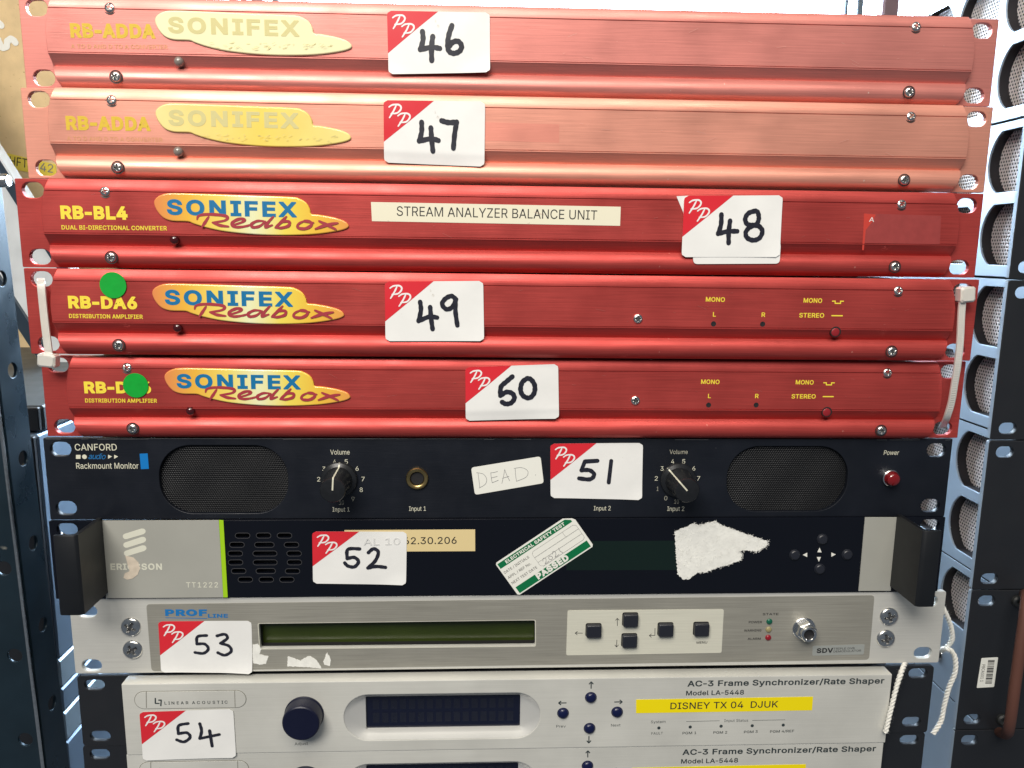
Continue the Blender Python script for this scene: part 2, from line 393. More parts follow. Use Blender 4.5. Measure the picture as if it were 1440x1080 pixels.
# plain grotesque letter outlines: advance width and closed contours, in thousandths
FONT = {
 '-': (300, '255,244 255,188 45,188 45,244'),
 '.': (188, '95,-4 78,-1 63,9 53,24 50,41 53,59 63,73 78,83 95,87 113,83 128,73 138,59 141,41 138,24 128,9 113,-1'),
 '/': (249, '235,533 71,-76 14,-76 178,533'),
 '0': (453, '227,-7 174,1 130,24 95,62 69,113 53,178 48,254 53,330 69,395 95,447 130,484 174,508 227,516 279,508 323,484 358,447 384,395 400,330 405,254 400,178 384,113 359,62 323,24 279,1;227,50 261,56 290,74 313,103 330,144 340,194 344,254 340,314 330,365 313,405 290,435 261,453 227,460 192,453 163,435 140,405 123,365 113,314 109,254 113,194 123,144 140,103 163,74 192,56'),
 '1': (453, '76,0 76,55 391,55 391,0;276,509 276,0 212,0 212,448 209,448 86,358 86,427 198,509'),
 '2': (453, '64,0 64,47 234,229 282,282 311,327 320,371 317,397 308,419 293,436 273,449 224,460 196,457 172,447 153,433 139,413 130,390 127,362 66,362 71,405 86,442 111,473 143,496 182,511 225,516 268,511 306,497 337,474 361,445 376,411 381,372 371,318 336,259 267,180 153,60 153,57 389,57 389,0'),
 '3': (453, '218,-7 173,-3 133,10 98,30 70,57 52,91 44,132 109,132 115,107 126,87 144,71 165,59 219,50 275,61 297,74 315,93 325,116 329,145 326,172 316,196 299,217 275,234 242,244 201,248 157,248 157,299 288,448 288,452 70,452 70,509 372,509 372,461 211,278 211,289 264,288 308,276 344,253 371,222 387,186 393,145 387,103 370,66 344,36 309,12 266,-2'),
 '4': (453, '40,105 40,158 247,509 311,509 109,166 109,163 413,163 413,105;282,0 282,121 282,146 282,318 343,318 343,0'),
 '5': (453, '221,-7 178,-2 140,11 108,32 83,60 66,93 60,130 122,130 127,108 138,89 173,60 221,50 250,53 276,64 298,82 314,104 324,131 328,162 324,193 314,221 297,244 275,262 248,273 218,277 167,268 128,246 67,253 96,509 366,509 366,452 151,452 134,301 136,301 178,325 229,334 263,330 294,321 321,306 345,285 364,260 379,231 388,199 391,163 385,117 369,76 343,41 309,15 268,-1'),
 '6': (453, '226,-7 182,-1 142,15 109,40 84,74 69,115 64,162 68,199 80,239 137,340 252,509 322,509 151,261 145,261 165,288 196,307 235,314 278,309 316,295 346,271 370,240 384,201 389,157 384,112 368,73 343,39 310,14 271,-2;226,48 254,52 279,63 299,79 314,101 324,128 327,157 324,187 314,213 299,235 279,251 254,262 226,265 198,262 174,252 153,235 138,214 128,188 125,158 128,128 138,102 153,79 174,63 198,52'),
 '7': (453, '97,0 323,448 323,452 62,452 62,509 391,509 391,449 165,0'),
 '8': (453, '226,-7 178,-2 136,11 101,33 74,62 57,96 52,135 55,166 65,195 81,220 101,241 125,256 153,265 153,267 119,282 93,308 76,342 70,380 75,417 90,450 114,477 146,498 184,511 226,516 269,511 306,498 337,477 361,450 377,417 382,380 376,342 359,308 333,282 300,267 300,265 327,256 351,241 372,220 387,195 397,166 401,135 395,96 378,62 352,33 317,11 275,-2;226,49 258,52 285,60 307,74 323,91 333,113 337,139 333,165 322,189 305,208 283,223 256,232 226,235 196,232 169,223 147,208 130,189 119,165 115,139 119,113 129,91 145,74 167,60 195,52;226,290 274,300 293,313 307,330 316,351 319,376 316,399 308,420 294,437 275,449 226,460 177,449 159,437 145,420 136,399 133,376 136,351 145,330 159,313 178,300'),
 '9': (453, '226,516 271,510 310,494 343,468 368,434 384,393 389,347 385,309 373,270 315,168 200,0 130,0 301,248 307,248 287,221 257,202 218,195 175,199 137,214 106,237 83,269 68,307 64,352 69,397 85,436 110,469 143,494 182,510;226,460 199,457 174,446 154,429 138,407 129,381 125,352 129,322 138,295 154,274 174,257 199,247 226,243 254,247 279,257 299,273 314,295 324,321 327,350 324,381 314,407 299,429 279,446 254,457'),
 'A': (480, '16,0 201,509 276,509 463,0 395,0 287,302 264,372 232,478 245,478 213,371 191,302 85,0;110,142 110,199 370,199 370,142'),
 'B': (456, '60,0 60,509 241,509 289,504 329,491 359,469 381,442 394,410 398,374 395,344 387,320 356,286 315,267 315,262 339,257 363,245 385,227 402,203 414,173 418,136 413,100 400,67 377,39 344,18 301,4 247,0;125,57 245,57 296,63 330,80 349,105 355,137 352,161 342,184 327,203 306,218 279,228 248,231 125,231;125,285 238,285 288,296 308,309 323,326 333,348 336,372 330,403 313,429 283,446 240,452 125,452'),
 'C': (510, '267,-7 205,1 150,25 104,63 70,115 48,179 40,254 48,329 70,393 104,445 150,484 205,508 267,516 340,504 373,490 402,471 427,447 448,418 463,385 473,348 408,348 389,395 357,428 315,449 267,456 223,450 184,432 150,403 125,364 109,314 103,254 109,194 125,145 151,105 184,76 223,59 267,53 315,60 357,81 389,114 408,160 473,160 463,124 448,91 428,62 402,38 373,19 341,5 305,-4'),
 'D': (502, '219,0 96,0 96,57 215,57 272,63 318,81 354,110 379,149 394,198 399,255 394,312 379,361 354,399 320,428 275,446 221,452 93,452 93,509 225,509 294,501 353,478 399,441 433,391 455,329 462,255 455,181 433,119 398,68 351,31 291,8;125,509 125,0 60,0 60,509'),
 'E': (419, '60,0 60,509 372,509 372,452 125,452 125,286 355,286 355,229 125,229 125,57 375,57 375,0'),
 'F': (410, '60,0 60,509 369,509 369,452 125,452 125,278 346,278 346,221 125,221 125,0'),
 'G': (520, '269,-7 205,1 149,25 104,64 69,116 47,179 40,254 47,329 69,393 103,445 149,484 203,508 265,516 304,513 340,504 374,489 403,469 429,445 449,416 465,384 474,349 408,349 387,393 356,427 315,448 265,456 222,450 183,432 150,404 125,364 109,314 103,254 109,194 125,145 151,105 184,76 224,59 269,53 309,57 345,71 374,93 396,123 410,160 415,202 434,199 283,199 283,256 478,256 478,200 471,141 451,91 419,50 377,19 326,0'),
 'H': (517, '60,0 60,509 125,509 125,289 392,289 392,509 457,509 457,0 392,0 392,232 125,232 125,0'),
 'I': (301, '31,0 31,57 118,57 118,452 31,452 31,509 269,509 269,452 183,452 183,57 269,57 269,0'),
 'J': (396, '185,-7 124,3 75,33 44,81 33,145 33,173 98,173 98,145 104,104 122,74 149,56 185,50 220,56 248,74 266,104 272,145 272,509 336,509 336,145 326,81 294,33 246,3'),
 'K': (467, '104,145 104,216 139,261 174,303 212,344 364,509 448,509 231,276 228,276;60,0 60,509 125,509 125,334 124,225 125,193 125,0;372,0 188,259 228,309 449,0'),
 'L': (393, '60,0 60,509 125,509 125,57 361,57 361,0'),
 'M': (628, '60,0 60,509 152,509 277,187 287,159 299,123 311,84 322,49 307,49 318,83 330,121 342,158 352,187 476,509 568,509 568,0 504,0 504,291 504,327 505,369 506,413 507,457 513,457 498,409 482,363 467,322 456,291 342,0 286,0 170,291 159,321 145,361 129,408 112,457 119,457 120,416 121,372 122,328 122,291 122,0'),
 'N': (523, '60,0 60,509 136,509 343,183 363,151 388,107 414,55 405,54 401,108 399,157 399,195 399,509 463,509 463,0 387,0 202,290 177,331 148,381 108,452 119,454 122,384 124,328 125,291 125,0'),
 'O': (533, '267,-7 205,1 150,25 105,63 70,115 48,179 40,254 48,329 70,393 105,445 150,484 205,508 267,516 329,508 384,484 429,445 464,393 486,329 493,254 486,179 464,115 429,63 384,25 329,1;267,53 310,59 349,76 383,105 408,144 425,194 430,254 425,314 408,365 383,404 349,433 310,450 267,456 223,450 184,433 151,404 125,364 109,314 103,254 109,194 125,144 151,105 184,76 223,59'),
 'P': (445, '60,0 60,509 235,509 289,503 332,487 366,462 390,430 404,391 409,348 404,304 390,265 366,233 332,207 289,191 235,186 125,186 125,0;125,242 233,242 269,246 297,256 318,272 333,294 342,319 344,348 342,376 333,402 318,423 297,439 268,449 232,452 125,452'),
 'R': (449, '60,0 60,509 236,509 290,504 333,489 367,465 390,433 405,395 409,352 405,309 390,271 367,240 333,217 289,203 236,198 125,198 125,0;125,255 234,255 269,258 298,267 319,281 334,300 342,324 345,352 342,380 334,405 319,425 298,440 269,449 233,452 125,452;353,0 230,229 303,229 428,0'),
 'S': (447, '224,-9 172,-4 128,9 91,31 64,60 46,96 38,137 104,137 110,110 123,88 142,71 166,59 224,49 257,52 286,60 311,74 329,92 341,114 346,139 342,161 332,179 296,205 245,222 184,239 128,260 86,289 60,326 52,372 58,413 75,448 102,476 138,498 180,511 227,516 275,511 316,498 351,476 377,449 394,415 401,378 337,378 326,412 302,437 267,453 225,459 194,456 167,448 145,435 129,418 118,398 115,376 119,352 131,334 169,308 212,293 264,279 312,264 359,238 395,198 405,171 408,139 403,99 386,64 360,34 323,11 278,-4'),
 'T': (449, '32,452 32,509 417,509 417,452 257,452 257,0 193,0 193,452'),
 'U': (517, '259,-8 203,-2 154,15 114,43 85,80 66,124 60,173 60,509 124,509 124,178 128,144 141,113 160,87 187,68 220,56 259,52 298,56 331,68 357,87 377,113 389,144 393,178 393,509 457,509 457,173 451,124 433,80 403,43 363,15 315,-2'),
 'V': (480, '204,0 16,509 84,509 192,206 215,137 248,31 235,31 267,138 290,206 395,509 463,509 278,0'),
 'W': (686, '155,0 16,509 82,509 163,196 175,145 187,94 197,40 189,40 200,94 211,145 224,196 306,509 380,509 462,196 474,145 486,94 497,40 488,40 499,94 510,145 523,196 603,509 670,509 530,0 455,0 368,323 351,391 336,475 350,475 335,395 318,323 230,0'),
 'X': (474, '18,0 217,284 217,236 29,509 104,509 178,400 204,361 223,329 243,292 232,292 252,329 272,361 298,400 374,509 446,509 259,239 259,287 456,0 382,0 292,129 268,165 250,195 230,231 244,231 225,196 206,166 182,129 91,0'),
 'Y': (472, '203,0 203,208 16,509 91,509 192,344 222,292 250,230 224,230 251,293 280,344 381,509 455,509 268,208 268,0'),
 'Z': (438, '42,0 42,46 273,385 306,431 341,476 348,454 285,452 223,452 40,452 40,509 397,509 397,462 169,129 134,81 97,33 90,54 152,57 214,57 399,57 399,0'),
 'a': (389, '160,-9 126,-5 94,5 68,22 48,45 35,73 30,108 34,138 43,161 58,179 78,193 125,211 178,220 234,227 265,235 273,243 276,255 276,257 267,297 240,322 196,331 149,322 118,301 100,274 41,291 57,322 79,346 104,364 133,375 194,384 239,379 286,360 306,343 322,320 333,290 337,251 337,0 277,0 277,52 272,52 252,25 215,1;170,45 202,49 228,59 248,74 263,93 272,115 276,138 276,190 259,182 231,176 200,171 175,168 134,159 103,139 95,124 92,105 102,72 130,52'),
 'c': (396, '207,-8 159,-2 117,16 82,46 56,85 40,133 34,187 40,243 56,291 82,330 117,360 159,378 207,384 260,377 305,356 340,322 362,277 303,262 290,289 270,311 242,325 207,330 173,325 145,310 124,287 108,258 99,224 96,187 99,151 108,117 124,89 145,66 173,51 207,46 243,52 271,66 292,89 304,117 363,102 341,56 306,21 261,-1'),
 'd': (424, '195,-8 151,-2 111,16 79,45 55,84 39,133 34,189 39,245 55,293 79,332 112,361 151,378 196,384 228,381 253,373 287,346 306,319 311,319 311,509 372,509 372,0 313,0 313,59 307,59 287,31 252,4 227,-5;205,47 236,51 263,65 284,86 299,115 309,150 312,189 309,229 300,263 284,291 263,312 237,325 205,330 172,325 145,311 124,290 108,261 99,227 96,189 99,151 109,117 124,88 145,66 172,51'),
 'e': (404, '212,-8 161,-2 117,16 82,46 56,85 40,132 34,187 39,242 55,290 81,329 115,359 157,378 205,384 266,374 294,361 319,341 341,315 357,282 368,242 371,194 371,169 75,169 75,221 338,221 310,202 307,237 298,269 283,294 263,314 237,326 205,330 173,326 146,313 125,294 109,270 99,241 96,211 96,178 100,139 110,106 128,80 151,61 179,50 212,46 254,53 285,73 306,105 365,91 353,63 335,39 311,19 283,4 249,-5'),
 'h': (410, '114,227 114,0 53,0 53,509 114,509 114,287 102,287 124,332 152,362 187,379 227,384 264,380 295,369 321,349 341,321 353,285 357,240 357,0 296,0 296,235 290,275 273,304 246,323 210,329 184,326 161,317 141,303 126,283 117,257'),
 'i': (167, '53,0 53,379 114,379 114,0;84,443 67,446 54,455 44,468 41,483 44,499 54,512 67,521 84,524 100,521 114,512 123,499 126,483 123,468 114,455 100,446'),
 'j': (167, '53,379 114,379 114,-30 111,-63 102,-90 86,-113 65,-129 37,-139 4,-143 -10,-143 -10,-87 2,-87 25,-83 40,-72 50,-54 53,-29;83,443 67,446 53,455 44,468 41,483 44,499 53,512 67,521 83,524 100,521 114,512 123,499 126,483 123,468 114,455 100,446'),
 'k': (381, '110,137 110,212 121,212 284,379 360,379 184,199 177,199;53,0 53,509 114,509 114,0;294,0 148,186 191,229 372,0'),
 'l': (189, '139,-2 101,3 74,20 58,47 53,84 53,509 114,509 114,99 120,62 130,54 146,52 160,53 170,54 181,3 162,-1'),
 'm': (610, '53,0 53,379 112,379 112,295 108,295 118,323 132,346 172,376 219,386 257,380 287,361 309,331 321,295 312,295 322,321 337,343 381,375 437,386 468,383 497,372 522,354 541,328 553,296 557,255 557,0 496,0 496,254 490,289 473,313 447,326 419,330 395,328 374,320 345,290 335,247 335,0 274,0 274,260 269,288 253,311 229,326 199,330 158,320 140,307 126,289 117,266 114,238 114,0'),
 'n': (410, '114,227 114,0 53,0 53,379 112,379 112,287 102,287 124,332 152,362 187,379 227,384 264,380 295,369 321,349 341,321 353,285 357,240 357,0 296,0 296,235 290,275 273,304 246,323 210,329 184,326 161,317 141,303 126,283 117,257'),
 'o': (415, '207,-8 159,-2 117,16 82,46 56,85 40,133 34,187 40,243 56,291 82,330 117,360 159,378 207,384 256,378 299,360 333,330 359,291 376,243 381,187 376,133 359,85 333,46 299,16 256,-2;207,46 242,51 270,66 292,89 307,117 316,151 319,187 316,224 307,258 292,287 270,310 242,325 207,330 173,325 145,310 124,287 108,258 99,224 96,187 99,151 108,117 124,89 145,66 173,51'),
 'p': (424, '53,-143 53,379 112,379 112,319 118,319 137,346 171,373 197,381 229,384 274,378 313,361 345,332 370,293 385,245 390,189 385,133 370,84 346,45 313,16 274,-2 229,-8 198,-5 173,4 138,31 118,59 114,59 114,-143;220,47 253,51 279,66 301,88 316,117 325,151 328,189 325,227 316,261 301,290 280,311 253,325 220,330 188,325 161,312 140,291 125,263 116,229 113,189 116,150 125,115 140,86 162,65 188,51'),
 'r': (259, '53,0 53,379 112,379 112,321 115,321 130,347 152,367 181,380 213,385 229,384 243,384 243,322 230,324 207,326 182,323 159,315 140,301 126,284 117,262 114,237 114,0'),
 's': (365, '182,-8 145,-5 112,3 84,18 62,38 45,63 36,94 94,107 105,79 124,60 150,49 181,45 217,50 244,62 262,81 268,103 265,121 254,136 237,147 212,155 149,170 104,186 72,208 53,237 47,274 51,305 65,332 87,354 115,370 149,381 187,384 223,381 254,372 279,358 299,339 324,290 268,277 258,298 243,316 219,328 187,333 156,329 131,317 114,299 109,277 112,258 124,243 172,223 229,209 275,194 306,171 325,142 331,107 326,75 312,47 290,24 260,6 223,-5'),
 't': (227, '204,379 204,327 6,327 6,379;65,471 126,471 126,98 128,76 136,61 150,53 170,50 185,51 202,54 213,2 192,-3 168,-4 125,2 92,21 72,52 65,93'),
 'u': (410, '182,-5 146,-1 115,11 89,31 69,59 57,95 53,139 53,379 114,379 114,144 119,105 137,75 164,56 200,50 226,53 249,62 268,77 283,97 293,122 296,153 296,379 357,379 357,0 298,0 298,92 307,92 286,47 257,17 222,0'),
 'v': (389, '163,0 17,379 84,379 165,155 187,87 206,21 184,21 203,87 224,155 305,379 371,379 226,0'),
 'w': (567, '138,0 23,379 87,379 133,214 154,137 175,41 165,41 186,135 206,214 252,379 316,379 362,214 382,136 402,41 391,41 413,135 434,214 480,379 545,379 429,0 368,0 319,172 305,225 291,280 277,338 291,338 277,280 263,225 248,172 199,0'),
 'x': (379, '21,0 171,218 171,171 29,379 100,379 147,306 179,253 207,206 175,206 202,253 233,306 282,379 352,379 209,169 209,214 358,0 287,0 231,85 200,136 173,182 205,182 178,136 148,85 91,0'),
 'y': (389, '47,-139 61,-86 71,-87 104,-89 130,-74 151,-36 163,-1 17,379 84,379 165,155 187,87 206,21 184,21 202,87 224,155 305,379 371,379 204,-58 177,-107 139,-136 91,-145 65,-143'),
 'z': (380, '42,0 42,46 254,320 254,323 48,323 48,379 333,379 333,331 126,60 126,56 339,56 339,0'),
}


def _area(p):
    return sum(a.x * b_.y - b_.x * a.y for a, b_ in zip(p, p[1:] + p[:1])) / 2


def _inside(q, p):
    r = False
    for a, b_ in zip(p, p[1:] + p[:1]):
        if (a.y > q.y) != (b_.y > q.y) and q.x < (b_.x - a.x) * (q.y - a.y) / (b_.y - a.y) + a.x:
            r = not r
    return r


def glyphs(s, bold, shear, space):
    """filled letter shapes; overlapping limbs of a letter lie on separate levels (stored in z)"""
    levels = {}
    ribs = []
    fat, bold = (bold, 0.0) if bold > 0 else (0.0, bold)
    x = 0.0
    for ch in s:
        if ch == ' ':
            x += 0.20 * space
            continue
        adv, data = FONT[ch]
        conts = [[Vector([float(a) / 1000 for a in q.split(',')]) for q in c_.split()] for c_ in data.split(';')]
        outers = [c_ for c_ in conts if _area(c_) < 0]
        for c_ in conts:
            lv = 0
            for k, o_ in enumerate(outers):
                if c_ is o_ or (_area(c_) > 0 and _inside(c_[0], o_)):
                    lv = k
            n = len(c_)
            out = []
            for k in range(n):
                a, b_ = (c_[k] - c_[k - 1]).normalized(), (c_[(k + 1) % n] - c_[k]).normalized()
                na, nb = Vector((-a.y, a.x)), Vector((-b_.y, b_.x))
                q = c_[k] + (na + nb) * (bold / max(1 + na.dot(nb), 0.5))
                out.append((x + q.x + q.y * shear, q.y))
                if fat:
                    nx_ = (c_[(k + 2) % n] - c_[(k + 1) % n]).normalized()
                    e0 = fat * min(1.0, max(0.12, math.tan(a.angle(b_, 0) / 2)))
                    e1 = fat * min(1.0, max(0.12, math.tan(b_.angle(nx_, 0) / 2)))
                    p0_, p1_ = c_[k] - b_ * e0, c_[(k + 1) % n] + b_ * e1
                    ribs.append([(x + r_.x + r_.y * shear, r_.y) for r_ in (p0_ + nb * fat, p1_ + nb * fat, p1_ - nb * fat * .6, p0_ - nb * fat * .6)])
            levels.setdefault(lv, []).append(out)
        x += adv / 1000 * space + fat * 1.2
    V, F = [], []
    for lv, loops in levels.items():
        c = bpy.data.curves.new('tmp', 'CURVE')
        c.dimensions = '2D'
        c.fill_mode = 'BOTH'
        for lp in loops:
            sp_ = c.splines.new('POLY')
            sp_.points.add(len(lp) - 1)
            sp_.use_cyclic_u = True
            for p_, q in zip(sp_.points, lp):
                p_.co = (q[0], q[1], 0, 1)
        o = bpy.data.objects.new('tmp', c)
        me = bpy.data.meshes.new_from_object(o)
        b0 = len(V)
        V += [(v.co.x, v.co.y, float(lv)) for v in me.vertices]
        F += [tuple(i + b0 for i in p_.vertices) for p_ in me.polygons]
        bpy.data.objects.remove(o)
        bpy.data.curves.remove(c)
        bpy.data.meshes.remove(me)
    for k, q in enumerate(ribs):
        b0 = len(V)
        V += [(a, b_, 1.2 + 0.1 * (k % 13)) for a, b_ in q]
        F.append((b0 + 3, b0 + 2, b0 + 1, b0))
    me = bpy.data.meshes.new('letters')
    me.from_pydata(V, [], F)
    me.update()
    return me


def cap_h(bold):
    if bold not in _ref:
        me = glyphs('H', bold, 0, 1)
        zs = [v.co.y for v in me.vertices]
        _ref[bold] = (min(zs), max(zs))
        bpy.data.meshes.remove(me)
    return _ref[bold]


def text(s, p0, p1, h, out, mt, parent, bold=0.0, shear=0.0, space=1.0, name='lettering', warp=None):
    """lettering whose baseline runs from p0 to p1 (mm), cap height h"""
    me = glyphs(s, bold, shear, space)
    xs = [v.co.x for v in me.vertices]
    x0, x1 = min(xs), max(xs)
    b, t = cap_h(bold)
    d = Vector(p1) - Vector(p0)
    u = d.normalized()
    w = Vector((-u.y, u.x))
    for v in me.vertices:
        q = Vector(p0) + u * ((v.co.x - x0) / (x1 - x0) * d.length) + w * ((v.co.y - b) / (t - b) * h)
        v.co = L3(q.x, q.y, (warp(q.x, q.y) if warp else out) + 0.02 * v.co.z)
    me.name = name
    return link(name, me, mt, parent)


def smooth_path(pts, k=6, closed=False):
    P_ = [Vector(p) for p in pts]
    n = len(P_)
    if n < 3:
        return P_
    out = []
    for i in range(n - 1):
        a, b, c, d = P_[max(i - 1, 0)], P_[i], P_[i + 1], P_[min(i + 2, n - 1)]
        if closed and i == 0:
            a = P_[-2]
        if closed and i == n - 2:
            d = P_[1]
        for j in range(k):
            t = j / k
            out.append(0.5 * ((2 * b) + (c - a) * t + (2 * a - 5 * b + 4 * c - d) * t * t + (3 * b - a - 3 * c + d) * t ** 3))
    out.append(P_[-1])
    return out


def strokes(name, lines, w, fn, mt, parent, k=6, taper=0.0, caps=True):
    """pen strokes as flat ribbons with round ends; fn(x, z, lift) -> 3-D point"""
    V, F = [], []
    lift = 0.0
    for ln in lines:
        pts = smooth_path(ln, k)
        n = len(pts)
        base = len(V)
        for i, p in enumerate(pts):
            d = pts[min(i + 1, n - 1)] - pts[max(i - 1, 0)]
            if d.length < 1e-9:
                d = Vector((1, 0))
            d.normalize()
            nn = Vector((-d.y, d.x))
            ww = w / 2 * (1 - taper * abs(2 * i / max(n - 1, 1) - 1) ** 2) * (1 + 0.07 * math.sin(i * 1.3 + lift * 900))
            lf = lift + 0.02 * i / n
            V.append(fn(*(p + nn * ww), lf))
            V.append(fn(*(p - nn * ww), lf))
        for i in range(n - 1):
            F.append((base + 2 * i, base + 2 * i + 1, base + 2 * i + 3, base + 2 * i + 2))
        if caps:
            for end, sgn in ((0, -1), (n - 1, 1)):
                p = pts[end]
                d = (pts[min(end + 1, n - 1)] - pts[max(end - 1, 0)])
                if d.length < 1e-9:
                    d = Vector((1, 0))
                d = d.normalized() * sgn
                nn = Vector((-d.y, d.x))
                b2 = len(V)
                r = w / 2 * (1 - taper)
                for j in range(7):
                    a = math.pi * j / 6
                    V.append(fn(*(p + nn * (r * math.cos(a)) + d * (r * math.sin(a))), lift + 0.003 + (0.02 if end else 0)))
                F.append(tuple(range(b2, b2 + 7)))
        lift += 0.025
    return raw(name, V, F, mt, parent)


def flat(out):
    return lambda x, z, lf: L3(x, z, out + lf)


def box(name, x0, x1, y0, y1, z0, z1, mt, parent=None, bev=0.0):
    """axis box in metres with small chamfers"""
    b = bev
    V, F = [], []
    # rounded rect section in x-z extruded in y with chamfered ends
    def sec(y, ins):
        s = len(V)
        for x, z in ((x0 + b, z0), (x1 - b, z0), (x1, z0 + b), (x1, z1 - b), (x1 - b, z1), (x0 + b, z1), (x0, z1 - b), (x0, z0 + b)):
            cx, cz = (x0 + x1) / 2, (z0 + z1) / 2
            fx = 1 - ins / max((x1 - x0) / 2, 1e-9)
            fz = 1 - ins / max((z1 - z0) / 2, 1e-9)
            V.append((cx + (x - cx) * fx, y, cz + (z - cz) * fz))
        return s
    if b:
        ss = [sec(y0, b), sec(y0 + b, 0), sec(y1 - b, 0), sec(y1, b)]
    else:
        b = 1e-6
        ss = [sec(y0, 0), sec(y1, 0)]
    for a, c in zip(ss, ss[1:]):
        for i in range(8):
            j = (i + 1) % 8
            F.append((a + i, a + j, c + j, c + i))
    F.append(tuple(range(ss[0], ss[0] + 8))[::-1])
    F.append(tuple(range(ss[-1], ss[-1] + 8)))
    return raw(name, V, F, mt, parent, 30)


def tag(o, label, cat=None, group=None, kind=None):
    o['label'] = label
    if cat:
        o['category'] = cat
    if group:
        o['group'] = group
    if kind:
        o['kind'] = kind
    return o


def thing(name, u, label, cat, group=None):
    o = bpy.data.objects.new(name, None)
    o.empty_display_size = 0.02
    COL.objects.link(o)
    x, y, z, ro, ya = u[:5]
    ex = Vector((math.cos(ro) * math.cos(ya), math.cos(ro) * math.sin(ya), -math.sin(ro)))
    ez = Vector((math.sin(ro) * math.cos(ya), math.sin(ro) * math.sin(ya), math.cos(ro)))
    ey = ez.cross(ex)
    m = Matrix((ex, ey, ez)).transposed().to_4x4()
    m.translation = Vector((x, y, z))
    o.matrix_world = m
    return tag(o, label, cat, group)


# shared screw head with a cross recess
def screw_mesh(name, R, h, cross=0.62, w=0.17):
    V, F = [], []
    nr, na = 12, 40
    for k in range(nr + 1):
        f = k / nr
        for i in range(na):
            a = 2 * math.pi * i / na
            x, z = f * math.cos(a), f * math.sin(a)
            out = h * math.sqrt(max(0, 1 - 0.93 * f ** 2.6))
            m = min(abs(x), abs(z))
            l = max(abs(x), abs(z))
            if m < w * (1.25 - 0.6 * l) and l < cross:
                out -= h * 0.75 * min(1, (w * (1.25 - 0.6 * l) - m) / (w * .3)) * min(1, (cross - l) / 0.12)
            if k == nr:
                out = -0.3
            V.append(L3(x * R, z * R, out))
    for k in range(nr):
        for i in range(na):
            j = (i + 1) % na
            F.append((k * na + i, k * na + j, (k + 1) * na + j, (k + 1) * na + i))
    me = bpy.data.meshes.new(name)
    me.from_pydata(V, [], F)
    me.update()
    me.materials.append(M['screw'])
    me.materials.append(M['screw_recess_shade'])
    for p in me.polygons:
        x, z = abs(p.center[0]) * 1000 / R, abs(p.center[2]) * 1000 / R
        m, l = min(x, z), max(x, z)
        if m < w * (0.95 - 0.6 * l) and l < cross - .04:
            p.material_index = 1
    me.polygons.foreach_set('use_smooth', [True] * len(me.polygons))
    me.set_sharp_from_angle(angle=math.radians(50))
    return me


SCREW = screw_mesh('small_screw', 2.55, 1.4)
SCREW_BIG = screw_mesh('large_screw', 5.5, 1.7, 0.6, 0.13)


def screw(parent, p, out, me=None, tilt=0.0, well=True):
    o = bpy.data.objects.new('screw', me or SCREW)
    COL.objects.link(o)
    o.parent = parent
    o.matrix_local = Matrix.Translation(L3(p[0], p[1], out)) @ Matrix.Rotation(tilt, 4, 'X') @ Matrix.Rotation(rnd.uniform(0, 3.1), 4, 'Y')
    if well and me is None:
        w = lathe('well', [(2.6, 0.05), (3.15, 0.12), (3.2, 0.0)], 0, 0, 'screw_dark', o, 24, cap=False)
    return o


# ------------------------------------------------------------------ lot stickers
PP = [[(145, 180), (190, 152), (265, 152), (288, 195), (245, 250), (170, 262)], [(228, 165), (195, 235), (150, 312)],
      [(250, 287), (295, 258), (370, 258), (393, 300), (350, 357), (275, 368)], [(333, 270), (300, 340), (253, 415)]]
PP = [[((x - 80) / 1210, (y - 95) / 780) for x, y in l] for l in PP]


def sheet(name, warpfn, uL, uR, v0, v1, nv, nu, mt, parent):
    V, F = [], []
    for i in range(nv + 1):
        v = v0 + (v1 - v0) * i / nv
        a, b = uL(v), uR(v)
        for j in range(nu + 1):
            V.append(warpfn(a + (b - a) * j / nu, v, 0.0))
    for i in range(nv):
        for j in range(nu):
            a = i * (nu + 1) + j
            F.append((a, a + nu + 1, a + nu + 2, a + 1))
    n0 = len(V)
    for i in range(nv + 1):                       # thin paper edge
        v = v0 + (v1 - v0) * i / nv
        a, b = uL(v), uR(v)
        for j in (0, nu):
            V.append(warpfn(a + (b - a) * j / nu, v, -0.12))
    for i in range(nv):
        l0, r0 = i * (nu + 1), i * (nu + 1) + nu
        F.append((l0, n0 + 2 * i, n0 + 2 * i + 2, l0 + nu + 1))
        F.append((r0, r0 + nu + 1, n0 + 2 * i + 3, n0 + 2 * i + 1))
    return raw(name, V, F, mt, parent, 60)


def bend_map(q, out, fold=None, slope=0.0, curl=0.0):
    tl, tr, br, bl = [Vector(p) for p in q]
    h = (tl - bl).length
    r_ = random.Random(int(q[0][0] * 10))
    lifts = (r_.uniform(0, 1.2), r_.uniform(0, 1.2))

    def fn(u, v, lf):
        p = (tl * (1 - u) + tr * u) * (1 - v) + (bl * (1 - u) + br * u) * v
        o = out + lf
        if fold is not None and v > fold:
            d = (v - fold) * h
            o -= slope * d * min(1, d / 2.0)
        o += (0.25 + curl) * ((max(0, u + v - 1.62) ** 2) * 14 + lifts[0] * max(0, u - v - .72) ** 2 * 14 + lifts[1] * max(0, v - u - .72) ** 2 * 14)
        o += 0.05 * math.sin(u * 9.0 + q[0][1]) * math.sin(v * 7.0)
        o += 0.10 * math.sin(u * 5.1 + v * 2.2 + q[0][0]) * math.sin(v * 3.0)
        return L3(p.x, p.y, o)
    return fn


